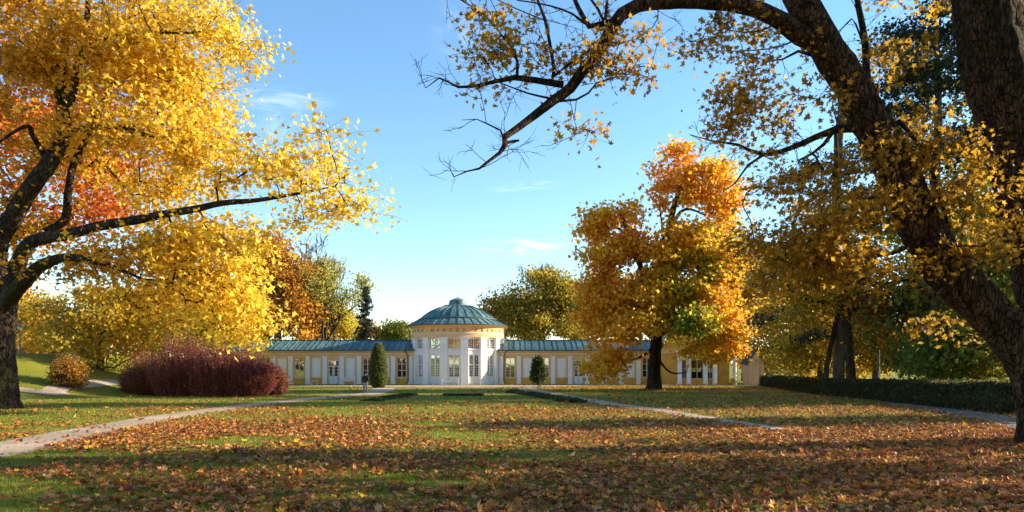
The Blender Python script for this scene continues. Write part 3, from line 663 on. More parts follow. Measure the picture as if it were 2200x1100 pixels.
def tree(name, label, cat, limbs, lobes, pal, nclus, nleaf, sigma, lsize, t='kite', bark='bark_far', group=None, ufun=None, r_tip=.012, uw=6.0, flat=.65, twigs=0, extra=None, singles=0, lmat='leaf', bias=(0, -.15, .5), rough=0.1, trunk_parts=True, rootw=.12, sides=6, keep=None, spread=1.0, jit=.2, lift=.12, clump=.8, per=5):
    limbs = [smooth_line([(*at(a, b, d), r) for a, b, d, r in L], .2 if sides > 12 else .5) if len(L[0]) == 4 else np.asarray(L) for L in limbs]
    base = limbs[0][0, :3].copy(); o = thing(name, base, label, cat, group)
    T = clump_pts(lobes, nclus, clump, per) if clump else lobe_pts(lobes, nclus)
    if keep is not None: T = T[keep(T)]
    T = T[T[:, 2] > gz(T[:, 0], T[:, 1]) + .5]
    V, Fc = tubes([(L[:, :3], L[:, 3]) for L in limbs], 12 if sides < 12 else sides, rough)
    add('trunk', npmesh('trunk', V, Fc, True), M[bark], o)
    tb = grow(limbs, T, r_tip, rootw=rootw, lift=lift)
    cl = np.repeat(np.arange(len(T)), nleaf); P = T[cl] + rng.normal(0, sigma, (len(cl), 3)) * np.array([1, 1, flat])
    if extra is not None: tb += extra
    if twigs:
        for i in range(len(T)):
            q = P[i * nleaf:(i + 1) * nleaf]
            for e in q[rng.choice(nleaf, min(twigs, nleaf), False)]:
                mid = (T[i] + e) / 2 + rng.normal(0, .12 * sigma, 3); tb.append((np.array([T[i], mid, e]), [r_tip * .8, r_tip * .55, r_tip * .3]))
    if tb:
        V, Fc = tubes(tb, sides if sides < 10 else 6); add('branches', npmesh('branches', V, Fc, True), M[bark], o)
    u = .5 + .5 * snoise(T, uw) if ufun is None else ufun(T)
    ul = u[cl] + rng.normal(0, .13, len(cl)); col = ramp(pal, ul) * (1 + rng.normal(0, jit, (len(cl), 1)).clip(-.5, .6))
    keepm = P[:, 2] > gz(P[:, 0], P[:, 1]) + .25; P, col = P[keepm], col[keepm]
    sz = lsize * rng.uniform(.5, 1.35, len(P))
    if singles:   # the leaves that show largest, one object each
        X, Y = px_of(P); vis = (X > 20) & (X < 2180) & (Y > 10) & (Y < 1050); near = np.where(vis, P[:, 1], 1e9); idx = np.argsort(near)[:singles]
        ms = []
        for k in range(10):
            v, f, c = leafcloud(np.zeros((1, 3)), [1.0], ramp(pal, np.array([k / 9.0])), t, curl=.25); ms.append(npmesh('leaf', v, f, False, c))
        for i in idx:
            add('leaf', ms[int(rng.integers(0, 10))], M[lmat], o, P[i], rot=tuple(rng.random(3) * 6.28), scale=(sz[i],) * 3)
        m_ = np.ones(len(P), bool); m_[idx] = False; P, sz, col = P[m_], sz[m_], col[m_]
    v, f, c = leafcloud(P, sz, col, t, bias, curl=.18 if t in ('maple', 'star') else 0, spread=spread)
    tag(add('crown', npmesh('crown', v, f, False, c), M[lmat], o), kind='stuff' if singles else None)
    return o
Y1 = (.86, .52, .03); Y2 = (.74, .38, .015); OC = (.46, .23, .018); OR = (.66, .22, .015); RO = (.55, .12, .015); RD = (.42, .06, .02); YG = (.42, .40, .03); GR = (.11, .17, .018); DG = (.03, .055, .012); BR = (.25, .11, .03)

def branching(p, d, L, r, lvl, out, up=.15, spread=.6, kids=(3, 5)):
    n = 5; P = [np.array(p)]; dd = np.array(d) / np.linalg.norm(d)
    for i in range(n):
        dd = dd + rng.normal(0, .10, 3) + np.array([0, 0, up * .25]); dd /= np.linalg.norm(dd); P.append(P[-1] + dd * L / n)
    rr = np.linspace(r, r * .55, n + 1); out.append((np.array(P), rr))
    if lvl == 0: return
    for k in range(int(rng.integers(*kids))):
        f = rng.uniform(.35, 1.0); i = min(int(f * n), n - 1); q = P[i] * (1 - (f * n - i)) + P[i + 1] * (f * n - i)
        e = dd + rng.normal(0, spread, 3) * np.array([1, 1, .7]) + np.array([0, 0, up]); branching(q, e, L * rng.uniform(.5, .78), max(rr[i] * .55, min(.012, r * .7)), lvl - 1, out, up, spread, kids)
# ------------------------------------------------------------------ big maple on the left
D = 31.0
lg = gp(8, 878); D = lg[1]
def d_(k): return D + k
LT = [[(2, 892, D, .95), (1, 868, D, .74), (-2, 800, D, .66), (-3, 720, D, .62), (3, 655, D, .6), (-4, 600, d_(.2), .52), (-12, 555, d_(.4), .46), (0, 507, d_(.3), .41), (27, 469, D, .38), (60, 414, d_(-.3), .35), (104, 354, d_(-.3), .33), (131, 305, D, .30), (136, 262, D, .26), (131, 207, D, .22), (134, 136, d_(.4), .19), (144, 55, d_(.6), .15), (147, -40, d_(.6), .11)],
      [(5, 650, D, .42), (30, 610, d_(-.6), .36), (42, 560, d_(-1.2), .30), (71, 519, d_(-1.6), .26), (153, 502, d_(-2.2), .22), (218, 485, d_(-2.6), .2), (284, 474, d_(-2.8), .18), (349, 461, d_(-3), .16), (414, 450, d_(-3.2), .14), (480, 436, d_(-3.4), .115), (545, 431, d_(-3.4), .09), (600, 423, d_(-3.3), .07), (660, 412, d_(-3.2), .045), (720, 400, d_(-3), .02)],
      [(8, 660, D, .4), (28, 630, d_(-1), .33), (60, 597, d_(-1.8), .28), (90, 570, d_(-2.4), .23), (140, 553, d_(-3), .17), (200, 560, d_(-3.5), .12), (260, 580, d_(-4), .07), (330, 610, d_(-4.3), .03)],
      [(136, 285, D, .2), (153, 213, d_(-.6), .17), (164, 153, d_(-1), .15), (180, 104, d_(-1.2), .13), (188, 27, d_(-1.2), .1), (190, -40, d_(-1.2), .07)],
      [(128, 300, D, .15), (150, 288, d_(-.4), .13), (191, 275, d_(-.8), .12), (262, 273, d_(-1.4), .1), (327, 294, d_(-2), .075), (393, 297, d_(-2.4), .04)],
      [(170, 130, d_(-1.1), .12), (218, 87, d_(-1.5), .1), (270, 75, d_(-2), .08), (327, 71, d_(-2.3), .06), (414, 71, d_(-2.6), .03)],
      [(172, 125, d_(-1.1), .11), (220, 70, d_(-.4), .09), (275, 38, D, .07), (330, 18, d_(.4), .05), (380, 16, d_(.6), .03)],
      [(100, 500, d_(1), .2), (140, 470, d_(1.2), .18), (147, 409, d_(1), .16), (158, 354, d_(.8), .14), (182, 305, d_(.6), .12), (210, 240, d_(.6), .08), (240, 180, d_(.8), .05)],
      [(10, 640, D, .3), (-30, 560, d_(-1), .24), (-70, 430, d_(-1.4), .2), (-90, 300, d_(-1.6), .15), (-80, 150, d_(-1.6), .1)],
      [(105, 352, D, .12), (70, 290, d_(-1), .1), (60, 270, d_(-1.4), .08), (20, 290, d_(-1.8), .06), (-20, 320, d_(-2), .03)]]
LL = [(40, 90, D, 110, 110, 4), (200, 60, D, 140, 100, 4), (360, 70, D, 130, 90, 3.5), (470, 70, d_(-1), 70, 65, 2), (505, 110, d_(-1), 52, 50, 1.5), (330, 190, D, 140, 80, 4), (430, 215, d_(-.5), 75, 65, 2.5), (390, 300, d_(-1), 125, 75, 3.5),
      (470, 270, d_(-1), 45, 50, 2, .8), (200, 270, d_(1), 120, 100, 4, .4), (60, 240, d_(1), 90, 90, 4, .25), (480, 340, d_(-1.5), 80, 60, 2.5), (545, 385, d_(-2.5), 75, 55, 2, .75), (640, 375, d_(-3), 75, 48, 1.8, .6), (735, 415, d_(-3), 62, 42, 1.5, .75), (700, 310, d_(-3), 26, 38, 1, .9), (785, 430, d_(-3), 30, 18, .8, 1.3), (750, 385, d_(-3), 30, 26, 1, .8),
      (640, 460, d_(-3), 75, 32, 1.5, .55), (720, 465, d_(-3), 40, 30, 1.2, .8), (380, 430, d_(1), 100, 50, 3, .7), (250, 400, d_(2), 110, 60, 3, .35), (90, 430, d_(2), 90, 60, 3, .2), (500, 500, d_(-2), 85, 55, 2.5, .9), (585, 520, d_(-2.5), 45, 36, 1.5, .8), (400, 560, d_(-3), 110, 55, 3), (520, 590, d_(-3), 55, 50, 2), (530, 650, d_(-3.4), 50, 45, 1.8), (520, 700, d_(-3.5), 55, 40, 1.6),
      (430, 640, d_(-3.5), 80, 55, 2.5), (455, 705, d_(-3.5), 60, 30, 1.6), (280, 560, d_(-2), 110, 55, 3, .8), (330, 645, d_(-3.5), 70, 38, 2, .7), (130, 560, d_(-2), 90, 35, 2.5, .5), (30, 520, d_(1), 60, 50, 3, .4), (380, 690, d_(-3.5), 30, 22, 1, .4)]
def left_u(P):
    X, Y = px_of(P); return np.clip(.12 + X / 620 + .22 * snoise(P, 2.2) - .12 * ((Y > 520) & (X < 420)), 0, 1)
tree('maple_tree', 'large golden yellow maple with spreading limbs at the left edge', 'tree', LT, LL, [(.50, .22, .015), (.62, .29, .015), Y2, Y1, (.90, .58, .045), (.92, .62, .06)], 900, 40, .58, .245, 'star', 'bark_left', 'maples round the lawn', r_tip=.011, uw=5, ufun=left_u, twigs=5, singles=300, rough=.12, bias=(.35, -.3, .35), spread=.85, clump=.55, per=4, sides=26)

# ------------------------------------------------------------------ big maple on the right, leaning over the lawn
RT = [[(2262, 990, 14.6, 1.0), (2256, 952, 14.6, .62), (2246, 885, 14.6, .48), (2220, 800, 14.6, .43), (2168, 718, 14.7, .41), (2102, 648, 14.8, .41), (2038, 580, 14.9, .42), (1984, 492, 15, .41), (1942, 405, 15, .39), (1911, 328, 15, .38), (1870, 262, 15, .36), (1826, 180, 14.9, .34), (1768, 92, 14.7, .32), (1722, 5, 14.5, .29), (1690, -80, 14.3, .25), (1660, -200, 14, .2)],
      [(2310, 985, 15.1, .9), (2300, 900, 15.1, .7), (2280, 760, 15.1, .62), (2250, 620, 15.1, .58), (2220, 460, 15.1, .56), (2186, 300, 15, .57), (2148, 150, 14.9, .62), (2122, 30, 14.8, .6), (2100, -80, 14.7, .5), (2080, -200, 14.6, .42)],
      [(1758, 88, 14.7, .2), (1722, 78, 14.5, .185), (1682, 48, 14.3, .17), (1640, 26, 14.1, .155), (1580, 9, 13.9, .14), (1500, 3, 13.6, .13), (1420, 5, 13.3, .125), (1370, 12, 13.1, .12), (1335, 30, 13, .115), (1310, 70, 12.9, .11), (1282, 115, 12.8, .105), (1250, 155, 12.7, .10), (1226, 188, 12.6, .095), (1190, 215, 12.5, .082), (1150, 246, 12.4, .07), (1112, 275, 12.3, .06), (1084, 294, 12.25, .055), (1085, 312, 12.2, .05), (1074, 328, 12.2, .032), (1045, 350, 12.1, .024), (1030, 362, 12.1, .018), (1003, 368, 12, .012), (975, 380, 12, .006)]]
def br(pts, d, r0, r1): n = len(pts); return [(a, b, d + .12 * i, r0 + (r1 - r0) * i / (n - 1)) for i, (a, b) in enumerate(pts)]
RT += [br([(1209, 182), (1155, 173), (1104, 167), (1064, 175), (1035, 182), (984, 187), (944, 167), (915, 189)], 12.6, .06, .006), br([(1189, 164), (1190, 145), (1184, 109), (1171, 44), (1155, 0), (1140, -60)], 12.6, .035, .02),
       br([(1111, 164), (1112, 135), (1105, 109), (1078, 76), (1045, 36), (991, 0), (960, -20)], 12.7, .026, .01), br([(1180, 211), (1133, 200), (1075, 178)], 12.5, .02, .01), br([(1195, 218), (1238, 214), (1264, 200), (1282, 178), (1329, 164), (1373, 142), (1398, 146)], 12.5, .022, .005),
       br([(1192, 162), (1227, 135), (1253, 124)], 12.6, .02, .02), br([(1238, 214), (1236, 235), (1233, 255), (1242, 287)], 12.5, .01, .005), br([(1082, 296), (1075, 280), (1045, 265), (1024, 256), (991, 258)], 12.2, .02, .004), br([(1085, 308), (1100, 304), (1114, 302)], 12.2, .028, .02),
       br([(1318, 45), (1290, 52), (1266, 57), (1252, 35), (1235, 0), (1225, -40)], 12.9, .055, .035), br([(1298, 48), (1285, 20), (1265, -8), (1230, -50)], 12.9, .025, .02), br([(1300, 45), (1303, 20), (1308, -20)], 12.9, .03, .02), br([(1414, 8), (1413, 40), (1398, 66), (1384, 86)], 13.2, .013, .005), br([(1288, 40), (1288, 68)], 12.8, .016, .012), br([(1184, 109), (1145, 93), (1105, 98)], 12.7, .012, .006), br([(1171, 44), (1130, 28), (1090, 10), (1050, -10)], 12.7, .014, .008), br([(1110, 0), (1180, 12), (1230, 30), (1266, 57)], 12.7, .01, .022),
       br([(1840, 275), (1795, 279), (1754, 294), (1705, 316), (1640, 333), (1585, 311), (1530, 303), (1482, 289)], 14.8, .09, .006), br([(1640, 333), (1607, 355), (1580, 393), (1553, 412)], 15, .03, .008), br([(1790, 283), (1770, 310), (1745, 330), (1715, 345)], 14.8, .045, .02),
       br([(1890, 262), (1885, 240), (1863, 164), (1858, 87), (1842, 0), (1835, -60)], 14.7, .09, .05), br([(1855, 95), (1830, 40), (1800, 70), (1798, 82)], 14.8, .02, .008), br([(1930, 260), (1945, 273), (1989, 338), (2016, 409), (2038, 491), (2043, 534)], 14.6, .045, .03),
       br([(1735, 60), (1700, 90), (1650, 105), (1570, 110), (1500, 105)], 14.4, .022, .004), br([(1745, 118), (1715, 110), (1680, 128), (1640, 132)], 14.5, .04, .008), br([(1990, 500), (1930, 540), (1850, 555), (1760, 575), (1680, 560)], 14.2, .05, .012), br([(2050, 600), (2000, 640), (1960, 600), (1900, 610), (1820, 590)], 14.0, .05, .012), br([(1700, 35), (1650, 60), (1600, 70), (1550, 60)], 14.2, .025, .006)]
RL = [(1010, 30, 12.6, 50, 30, .5, .25), (1100, 20, 12.6, 70, 25, .6, .25), (1060, 80, 12.7, 55, 35, .6, .3), (1140, 95, 12.7, 32, 50, .5, .4), (1030, 145, 12.7, 55, 28, .6, .45), (985, 165, 12.7, 35, 20, .4, .35), (1150, 185, 12.5, 30, 22, .4, .5), (1210, 130, 12.6, 45, 25, .4, .35), (1320, 120, 12.6, 50, 30, .5, .7), (1370, 150, 12.6, 26, 18, .4, .7), (1262, 160, 12.5, 26, 24, .4, .5), (1240, 285, 12.5, 14, 8, .2, 1.3), (1235, 240, 12.5, 12, 12, .2, .5), (1095, 245, 12.4, 28, 20, .4, .3), (1270, 15, 12.9, 45, 15, .4, .25), (1369, 205, 12.6, 8, 12, .2, 1),
      (1520, 80, 14.3, 45, 45, .7, .45), (1570, 130, 14.3, 60, 40, .8, .45), (1650, 60, 14.5, 60, 40, .8, .3), (1530, 210, 14.5, 40, 55, .8, .75), (1610, 190, 14.6, 60, 55, 1, .55), (1700, 170, 14.8, 60, 60, 1, .45), (1740, 250, 15, 60, 45, 1, .7), (1640, 280, 14.8, 60, 45, 1, .55), (1560, 265, 14.6, 35, 35, .7, .6), (1790, 330, 14.2, 50, 40, 1, .6), (1860, 350, 14, 50, 45, .8, .5),
      (1680, 430, 14.6, 70, 45, 1.2, .8), (1760, 470, 14.4, 90, 55, 1.4, .9), (1660, 510, 14.6, 70, 45, 1.2, .9), (1850, 520, 14, 90, 55, 1.2, .8), (1740, 570, 14.2, 90, 50, 1.4, .8), (1880, 600, 13.8, 80, 40, 1.1, .6), (1640, 590, 14.4, 50, 30, 1, .6), (1900, 440, 13.8, 60, 40, .8, .6), (1990, 330, 14.2, 80, 70, 1.2, .55), (2060, 270, 14, 60, 60, 1, .5), (2000, 230, 14.8, 60, 50, 1, .35), (1860, 180, 15.6, 60, 70, 1, .35), (1950, 100, 16, 70, 60, 1, .35), (2080, 400, 13.8, 80, 60, 1.2, .55), (2150, 500, 13.6, 60, 70, 1.2, .45), (2060, 520, 13.8, 60, 50, 1, .45), (2100, 700, 15.8, 60, 60, 1, .3), (2030, 680, 15.8, 60, 40, 1, .35), (1990, 440, 15.8, 60, 60, 1, .5),
      (1700, -150, 14.5, 300, 90, 3, .1), (2100, -150, 16, 300, 100, 3, .1), (2400, 150, 16, 150, 200, 3, .1), (1500, -700, 10, 700, 250, 4, .035), (2000, -1100, 8, 900, 300, 5, .03)]  # last two lobes: unseen canopy overhead, added to keep sky light off the foreground
RL = [(*l[:6], l[6] * (1.15 if l[2] < 13 and l[1] > 0 else 1)) for l in RL]
XT = []
for L in RT[2:]:
    A_ = smooth_line([(*at(a, b, d), r) for a, b, d, r in L], .22)
    for q in A_[2:]:
        if q[3] < .125 and rng.random() < .8:
            e = rng.normal(0, 1, 3) + np.array([-.3, 0, .1]); branching(q[:3], e, rng.uniform(.3, .75), .0085, 2, XT, .05, .7, (2, 4))
tree('maple_tree', 'dark multi stemmed maple leaning over the lawn from the right edge', 'tree', RT, RL, [(.36, .18, .015), (.45, .23, .015), (.62, .31, .015), (.48, .24, .012), (.36, .19, .015), (.30, .19, .02)], 900, 24, .2, .165, 'maple', 'bark', 'maples round the lawn', r_tip=.0055, uw=3, twigs=7, singles=300, rough=.14, flat=.8, rootw=.08, bias=(0, 0, .7), sides=26, clump=.22, per=3, extra=XT)

# ------------------------------------------------------------------ orange maple in front of the right wing
hb = gp(1405, 837); D = hb[1]
HT = [[(1404, 842, D, .95), (1405, 826, D, .72), (1407, 770, D, .56), (1411, 720, D, .52), (1418, 660, D, .46), (1427, 600, D, .42), (1433, 540, D, .37), (1440, 480, D, .31), (1452, 430, D, .24), (1470, 385, D, .15), (1482, 345, D, .06)],
      [(1412, 715, D, .36), (1395, 640, D, .32), (1372, 560, D, .27), (1352, 505, D, .22), (1335, 465, D, .16), (1325, 445, D, .08)], [(1431, 560, D, .22), (1426, 515, D, .16), (1422, 480, D, .10), (1416, 440, D, .03)],
      [(1438, 495, D, .2), (1462, 455, D, .15), (1485, 450, D, .11), (1510, 460, D, .08), (1540, 470, D, .04)], [(1455, 425, D, .14), (1490, 425, D, .1), (1520, 405, D, .06), (1545, 370, D, .03)], [(1410, 730, D, .3), (1370, 700, D - 1, .2), (1325, 690, D - 2, .1)], [(1411, 725, D, .3), (1455, 690, D - 1, .22), (1520, 672, D - 1.5, .1)],
      [(1409, 745, D, .2), (1370, 770, D - 1.5, .12), (1330, 775, D - 2, .05)], [(1409, 765, D, .13), (1440, 800, D - 1, .09), (1475, 800, D - 1.5, .04)], [(1350, 505, D, .12), (1310, 480, D, .08), (1290, 475, D, .04)]]
HL = [(1465, 350, D, 38, 24, 2), (1490, 385, D, 48, 30, 3), (1545, 352, D, 30, 20, 2, 1.5), (1565, 395, D, 24, 26, 2, 1.5), (1425, 378, D, 24, 20, 1.6, 1.5), (1545, 455, D, 44, 34, 2.5), (1413, 418, D, 18, 22, 1.4, 1.8), (1500, 430, D, 40, 26, 2.4, .7), (1290, 470, D, 30, 24, 2, 1.5), (1275, 500, D, 22, 24, 2, 1.3), (1352, 462, D, 26, 26, 2, 1.4), (1330, 530, D, 55, 40, 3), (1295, 560, D, 42, 50, 3), (1480, 530, D, 80, 55, 4.5), (1420, 560, D, 50, 40, 4), (1545, 560, D, 45, 50, 3.5),
      (1320, 640, D, 68, 60, 4.5), (1420, 640, D - 1, 85, 60, 5), (1520, 630, D, 70, 60, 4.5), (1285, 690, D, 34, 50, 3), (1350, 710, D - 1.5, 62, 34, 4.5), (1480, 700, D - 2, 68, 42, 5), (1545, 700, D - 1, 45, 48, 3.5), (1295, 765, D - 2, 40, 32, 3, .8), (1335, 782, D - 2, 30, 18, 2, .6), (1280, 795, D - 2, 20, 16, 1.6, .8), (1495, 762, D - 2, 34, 22, 3, .7), (1540, 755, D - 1, 34, 22, 2.4, .8), (1505, 795, D - 1, 20, 12, 1.4, .6)]
def hero_u(P):
    X, Y = px_of(P); g = np.exp(-((X - 1490) / 75) ** 2 - ((Y - 715) / 85) ** 2); y = np.exp(-((X - 1490) / 70) ** 2 - ((Y - 560) / 90) ** 2)
    return np.clip(.20 + .1 * (X - 1300) / 300 + .46 * g + .30 * y + .30 * snoise(P, 2.6), 0, 1)
HL = [(*l[:3], l[3] * .88, l[4] * .9, *l[5:]) for l in HL]
tree('maple_tree', 'tall orange and green maple standing alone before the right wing', 'tree', HT, HL, [(.74, .22, .02), (.86, .36, .02), (.90, .48, .03), Y2, (.8, .5, .025), YG, (.2, .27, .02), (.10, .16, .015)], 1350, 42, .62, .38, 'kite', 'bark', 'maples round the lawn', ufun=hero_u, r_tip=.012, rough=.14, bias=(.35, -.35, .45), spread=.85, clump=.6, per=4)

# ------------------------------------------------------------------ red maple behind the left one
D = 42.0
bz = lambda px, d: HOR + (CZ - float(gz((px - 1100) / F * d, d))) * F / d
tree('maple_tree', 'red leaved maple showing between the limbs of the big left maple', 'tree', [[(-60, bz(-60, D), D, .5), (-40, 600, D, .4), (30, 450, D, .32), (90, 300, D, .22), (130, 150, D, .12)], [(0, 520, D, .25), (120, 470, D, .16), (220, 400, D, .06)]],
     [(120, 330, D, 170, 120, 4), (60, 180, D, 140, 110, 4), (180, 450, D, 120, 80, 3), (40, 470, D, 110, 80, 3), (240, 300, D, 80, 90, 3), (220, 120, D, 100, 80, 3, .5), (-60, 300, D, 80, 200, 4)], [RD, RO, (.58, .15, .02), OR, Y2], 380, 44, .7, .27, 'kite', 'bark_far', 'maples round the lawn', uw=5)

# ------------------------------------------------------------------ trees and shrubs on the left
def simple(name, label, px, D, toppx, topy, lobes, pal, nclus, nleaf, sigma=.8, ls=.4, r0=.35, cat='tree', group='park trees behind the lawn', base=None, **k):
    b = base if base else bz(px, D)
    L = [(px, b + 3, D, r0 * 1.3), (px + (toppx - px) * .1, b + (topy - b) * .12, D, r0), (px + (toppx - px) * .35, b + (topy - b) * .45, D, r0 * .75), (px + (toppx - px) * .7, b + (topy - b) * .75, D, r0 * .45), (toppx, topy, D, r0 * .12)]
    return tree(name, label, cat, [L], [(a, c, D + q, e, f, g, *h) for a, c, q, e, f, g, *h in lobes], pal, nclus, nleaf, sigma, ls, group=group, **k)
simple('hazel_tree', 'broad ochre and green hazel behind the small golden bush', 215, 60, 230, 640, [(210, 640, 0, 130, 45, 3), (110, 690, 0, 70, 50, 3), (240, 720, 0, 110, 70, 4), (170, 770, 0, 60, 40, 2.5, .7), (320, 680, 0, 80, 60, 3), (280, 790, 0, 60, 30, 2, .5), (380, 640, 2, 70, 50, 3)], [OC, Y2, (.55, .34, .03), (.42, .33, .03), Y2, OC], 420, 46, .7, .26, .28)
simple('beech_tree', 'orange leaved tree on the bank at the far left', 30, 75, 20, 560, [(20, 640, 0, 80, 70, 4), (60, 720, 0, 50, 40, 3), (-40, 700, 0, 70, 80, 4), (70, 740, -4, 26, 20, 2)], [OR, Y2, OC], 180, 40, .9, .35)
simple('beech_tree', 'golden tree behind the burgundy bushes', 430, 78, 430, 560, [(430, 640, 0, 110, 70, 5), (360, 690, 0, 80, 50, 4), (500, 700, 0, 60, 50, 4)], [Y2, OC, YG, OC], 260, 42, .9, .34)
for px, D, lb, pal, lob in [(120, 100, 'amber tree in the back row at the far left', [OC, OR, Y2], [(100, 700, 0, 90, 50, 5), (160, 750, 0, 70, 30, 4), (50, 740, 0, 60, 40, 4)]), (270, 106, 'ochre tree in the back row behind the hazel', [OC, YG, Y2, BR], [(260, 690, 0, 90, 60, 5), (330, 740, 0, 80, 40, 4), (200, 750, 0, 60, 30, 4)]), (420, 102, 'brown and gold tree in the back row behind the golden tree', [BR, OC, Y2], [(420, 700, 0, 80, 60, 5), (480, 740, 0, 70, 40, 4), (380, 750, 0, 60, 30, 4)]), (-20, 90, 'dark green tree on the bank at the left edge', [GR, OC, (.2, .2, .03)], [(-10, 690, 0, 80, 60, 5), (40, 740, 0, 50, 30, 4)])]:
    simple('bank_tree', lb, px, D, px, 650, lob, pal, 230, 44, .9, .42, .3, group='back row of trees on the left bank')
simple('oak_tree', 'copper orange oak rising behind the left wing roof', 600, 104, 590, 520, [(590, 560, 0, 50, 45, 4), (570, 610, 0, 55, 55, 4), (620, 640, 0, 45, 50, 4), (590, 690, 0, 75, 45, 5), (655, 705, -2, 30, 24, 3), (640, 590, -2, 26, 40, 3, 1.3), (650, 650, -2, 30, 40, 3, 1.3), (540, 560, 0, 40, 60, 4), (530, 660, 0, 40, 60, 4)], [(.36, .14, .025), (.5, .21, .025), (.62, .27, .025), (.56, .28, .025), BR], 480, 46, .9, .42, .5, jit=.28)
simple('lime_tree', 'low yellow green tree under the half bare tree', 715, 112, 715, 620, [(720, 695, 0, 34, 34, 4), (690, 680, 0, 35, 40, 4), (740, 712, 0, 22, 18, 3), (670, 700, 0, 30, 30, 3)], [(.5, .46, .03), (.66, .5, .03), (.5, .44, .04), Y2], 190, 42, .85, .4, .3)
simple('beech_tree', 'small orange tree at the foot of the dark spruce', 770, 122, 770, 690, [(770, 708, 0, 26, 18, 3), (785, 716, 0, 20, 14, 3)], [OR, OC, (.5, .25, .05)], 70, 40, .8, .4, .2)
simple('round_tree', 'round green tree just left of the domed rotunda', 852, 118, 852, 700, [(850, 712, 0, 28, 18, 3), (865, 718, 0, 20, 16, 3), (838, 720, 0, 18, 14, 3)], [(.14, .17, .02), (.28, .27, .03), (.12, .16, .02)], 120, 44, .7, .36, .2)
def bare(name, label, px, D, topy, pal=None, nleaf=0, r0=.4, lv=5, span=.42, lean=0, leaf_below=None):
    b = at(px, bz(px, D), D); H = at(px, topy, D)[2] - b[2]; o = thing(name, b, label, 'tree', 'half bare trees behind the pavilion'); tb = []
    tr = [b + np.array([lean * H * t + .15 * math.sin(5 * t), 0, H * t]) for t in np.linspace(0, span, 7)]; add('trunk', npmesh('trunk', *tubes([(np.array(tr) - b, np.linspace(r0 * 1.25, r0 * .75, 7))], 10), True), M['bark_far'], o, b)
    for k in range(9):
        f = rng.uniform(.45, 1); q = tr[min(6, int(f * 6))]; a = k / 9 * 6.28 + rng.normal(0, .3); e = np.array([math.cos(a) * .8, math.sin(a) * .8, rng.uniform(.35, 1.3)]); branching(q, e, H * rng.uniform(.2, .3), r0 * .42, lv - 1, tb)
    for k in range(3): branching(tr[-1], np.array([rng.normal(0, .3), rng.normal(0, .3), 1]), H * .25, r0 * .6, lv - 1, tb)
    zm = max(t[0][:, 2].max() for t in tb); kz = H / (zm - b[2]); tb = [(q_[0] * 1.0, q_[1]) for q_ in tb]
    tb = [(b + (q_ - b) * np.array([.85, .85, kz]), np.maximum(r_, .032)) for q_, r_ in tb]; o.children[0].scale = (.85, .85, kz); o.children[0].location = (0, 0, 0)
    tips = np.array([t[0][-1] for t in tb if t[1][0] < .07]); V, Fc = tubes(tb, 4); add('branches', npmesh('branches', V, Fc, True), M['bark_far'], o)
    if nleaf:
        sel = tips[tips[:, 2] < b[2] + H * leaf_below]; sel = sel[rng.integers(0, len(sel), nleaf)]; P = sel + rng.normal(0, .5, (nleaf, 3)); u = .5 + .5 * snoise(P, 4) + rng.normal(0, .12, nleaf)
        v, f, c = leafcloud(P, .3 * rng.uniform(.7, 1.3, nleaf), ramp(pal, u) * (1 + rng.normal(0, .2, (nleaf, 1))).clip(.4, 1.6), 'kite'); add('crown', npmesh('crown', v, f, False, c), M['leaf'], o)
bare('lime_tree', 'tall half bare tree rising behind the left wing roof', 694, 108, 498, [(.55, .46, .06), (.45, .42, .05), (.6, .42, .06)], 9000, .62, 5, .4, .0, .8)
def conifer(name, label, px, D, topy, basey, halfw, pal, n=26, r0=.25, gap=.1, label_group='conifers behind the pavilion', ls=.5, dens=34):
    b = at(px, basey, D); b[2] = min(b[2], float(gz(b[0], b[1]))); top = at(px, topy, D); H = top[2] - b[2]; o = thing(name, b, label, 'tree', label_group)
    add('trunk', npmesh('trunk', *tubes([(np.array([b, b * .5 + top * .5, top]), [r0, r0 * .6, .03])], 8), True), M['bark_far'], o)
    tb, P = [], []; hw = halfw / F * D
    for i in range(n):
        f = gap + (1 - gap) * i / n; z = b[2] + H * f; Lb = hw * (1 - f) ** .75 * rng.uniform(.75, 1.15) + .15
        for k in range(6):
            a = rng.random() * 6.28; L = Lb * rng.uniform(.6, 1.15); s = np.linspace(0, 1, 5)
            q = np.stack([b[0] + np.cos(a) * L * s, b[1] + np.sin(a) * L * s, z - .28 * L * s + .22 * L * s ** 2.5], 1); tb.append((q, np.linspace(.05, .012, 5)))
            m = int(dens * (.3 + L / hw)); t_ = rng.random(m) ** .7; c = np.stack([np.interp(t_, s, q[:, j]) for j in range(3)], 1); P.append(c + rng.normal(0, .16, (m, 3)) * np.array([1, 1, .6]) - np.array([0, 0, .08]))
    P = np.concatenate(P); V, Fc = tubes(tb, 4); add('branches', npmesh('branches', V, Fc), M['bark_far'], o)
    v, f_, c = leafcloud(P, ls * rng.uniform(.6, 1.2, len(P)), ramp(pal, rng.random(len(P))), 'kite', spread=.8, bias=(0, 0, .8)); v0 = v
    add('crown', npmesh('crown', v, f_, False, c), M['needle'], o)
PN = [(.018, .030, .014), (.035, .05, .022), (.06, .065, .035)]
conifer('spruce_tree', 'dark narrow spruce with bare lower stem behind the left wing', 785, 104, 612, 745, 42, [(.04, .055, .035), (.07, .085, .05), (.11, .11, .07)], 24, .2, .34, ls=.42, dens=22)
conifer('spruce_tree', 'small dark spruce close left of the round green tree', 811, 120, 700, 760, 16, PN, 16, .2, .1, ls=.4)
conifer('spruce_tree', 'tall blackish spruce top behind the yellow maple leaves', 540, 116, 488, 760, 40, PN, 34, .35, .1)
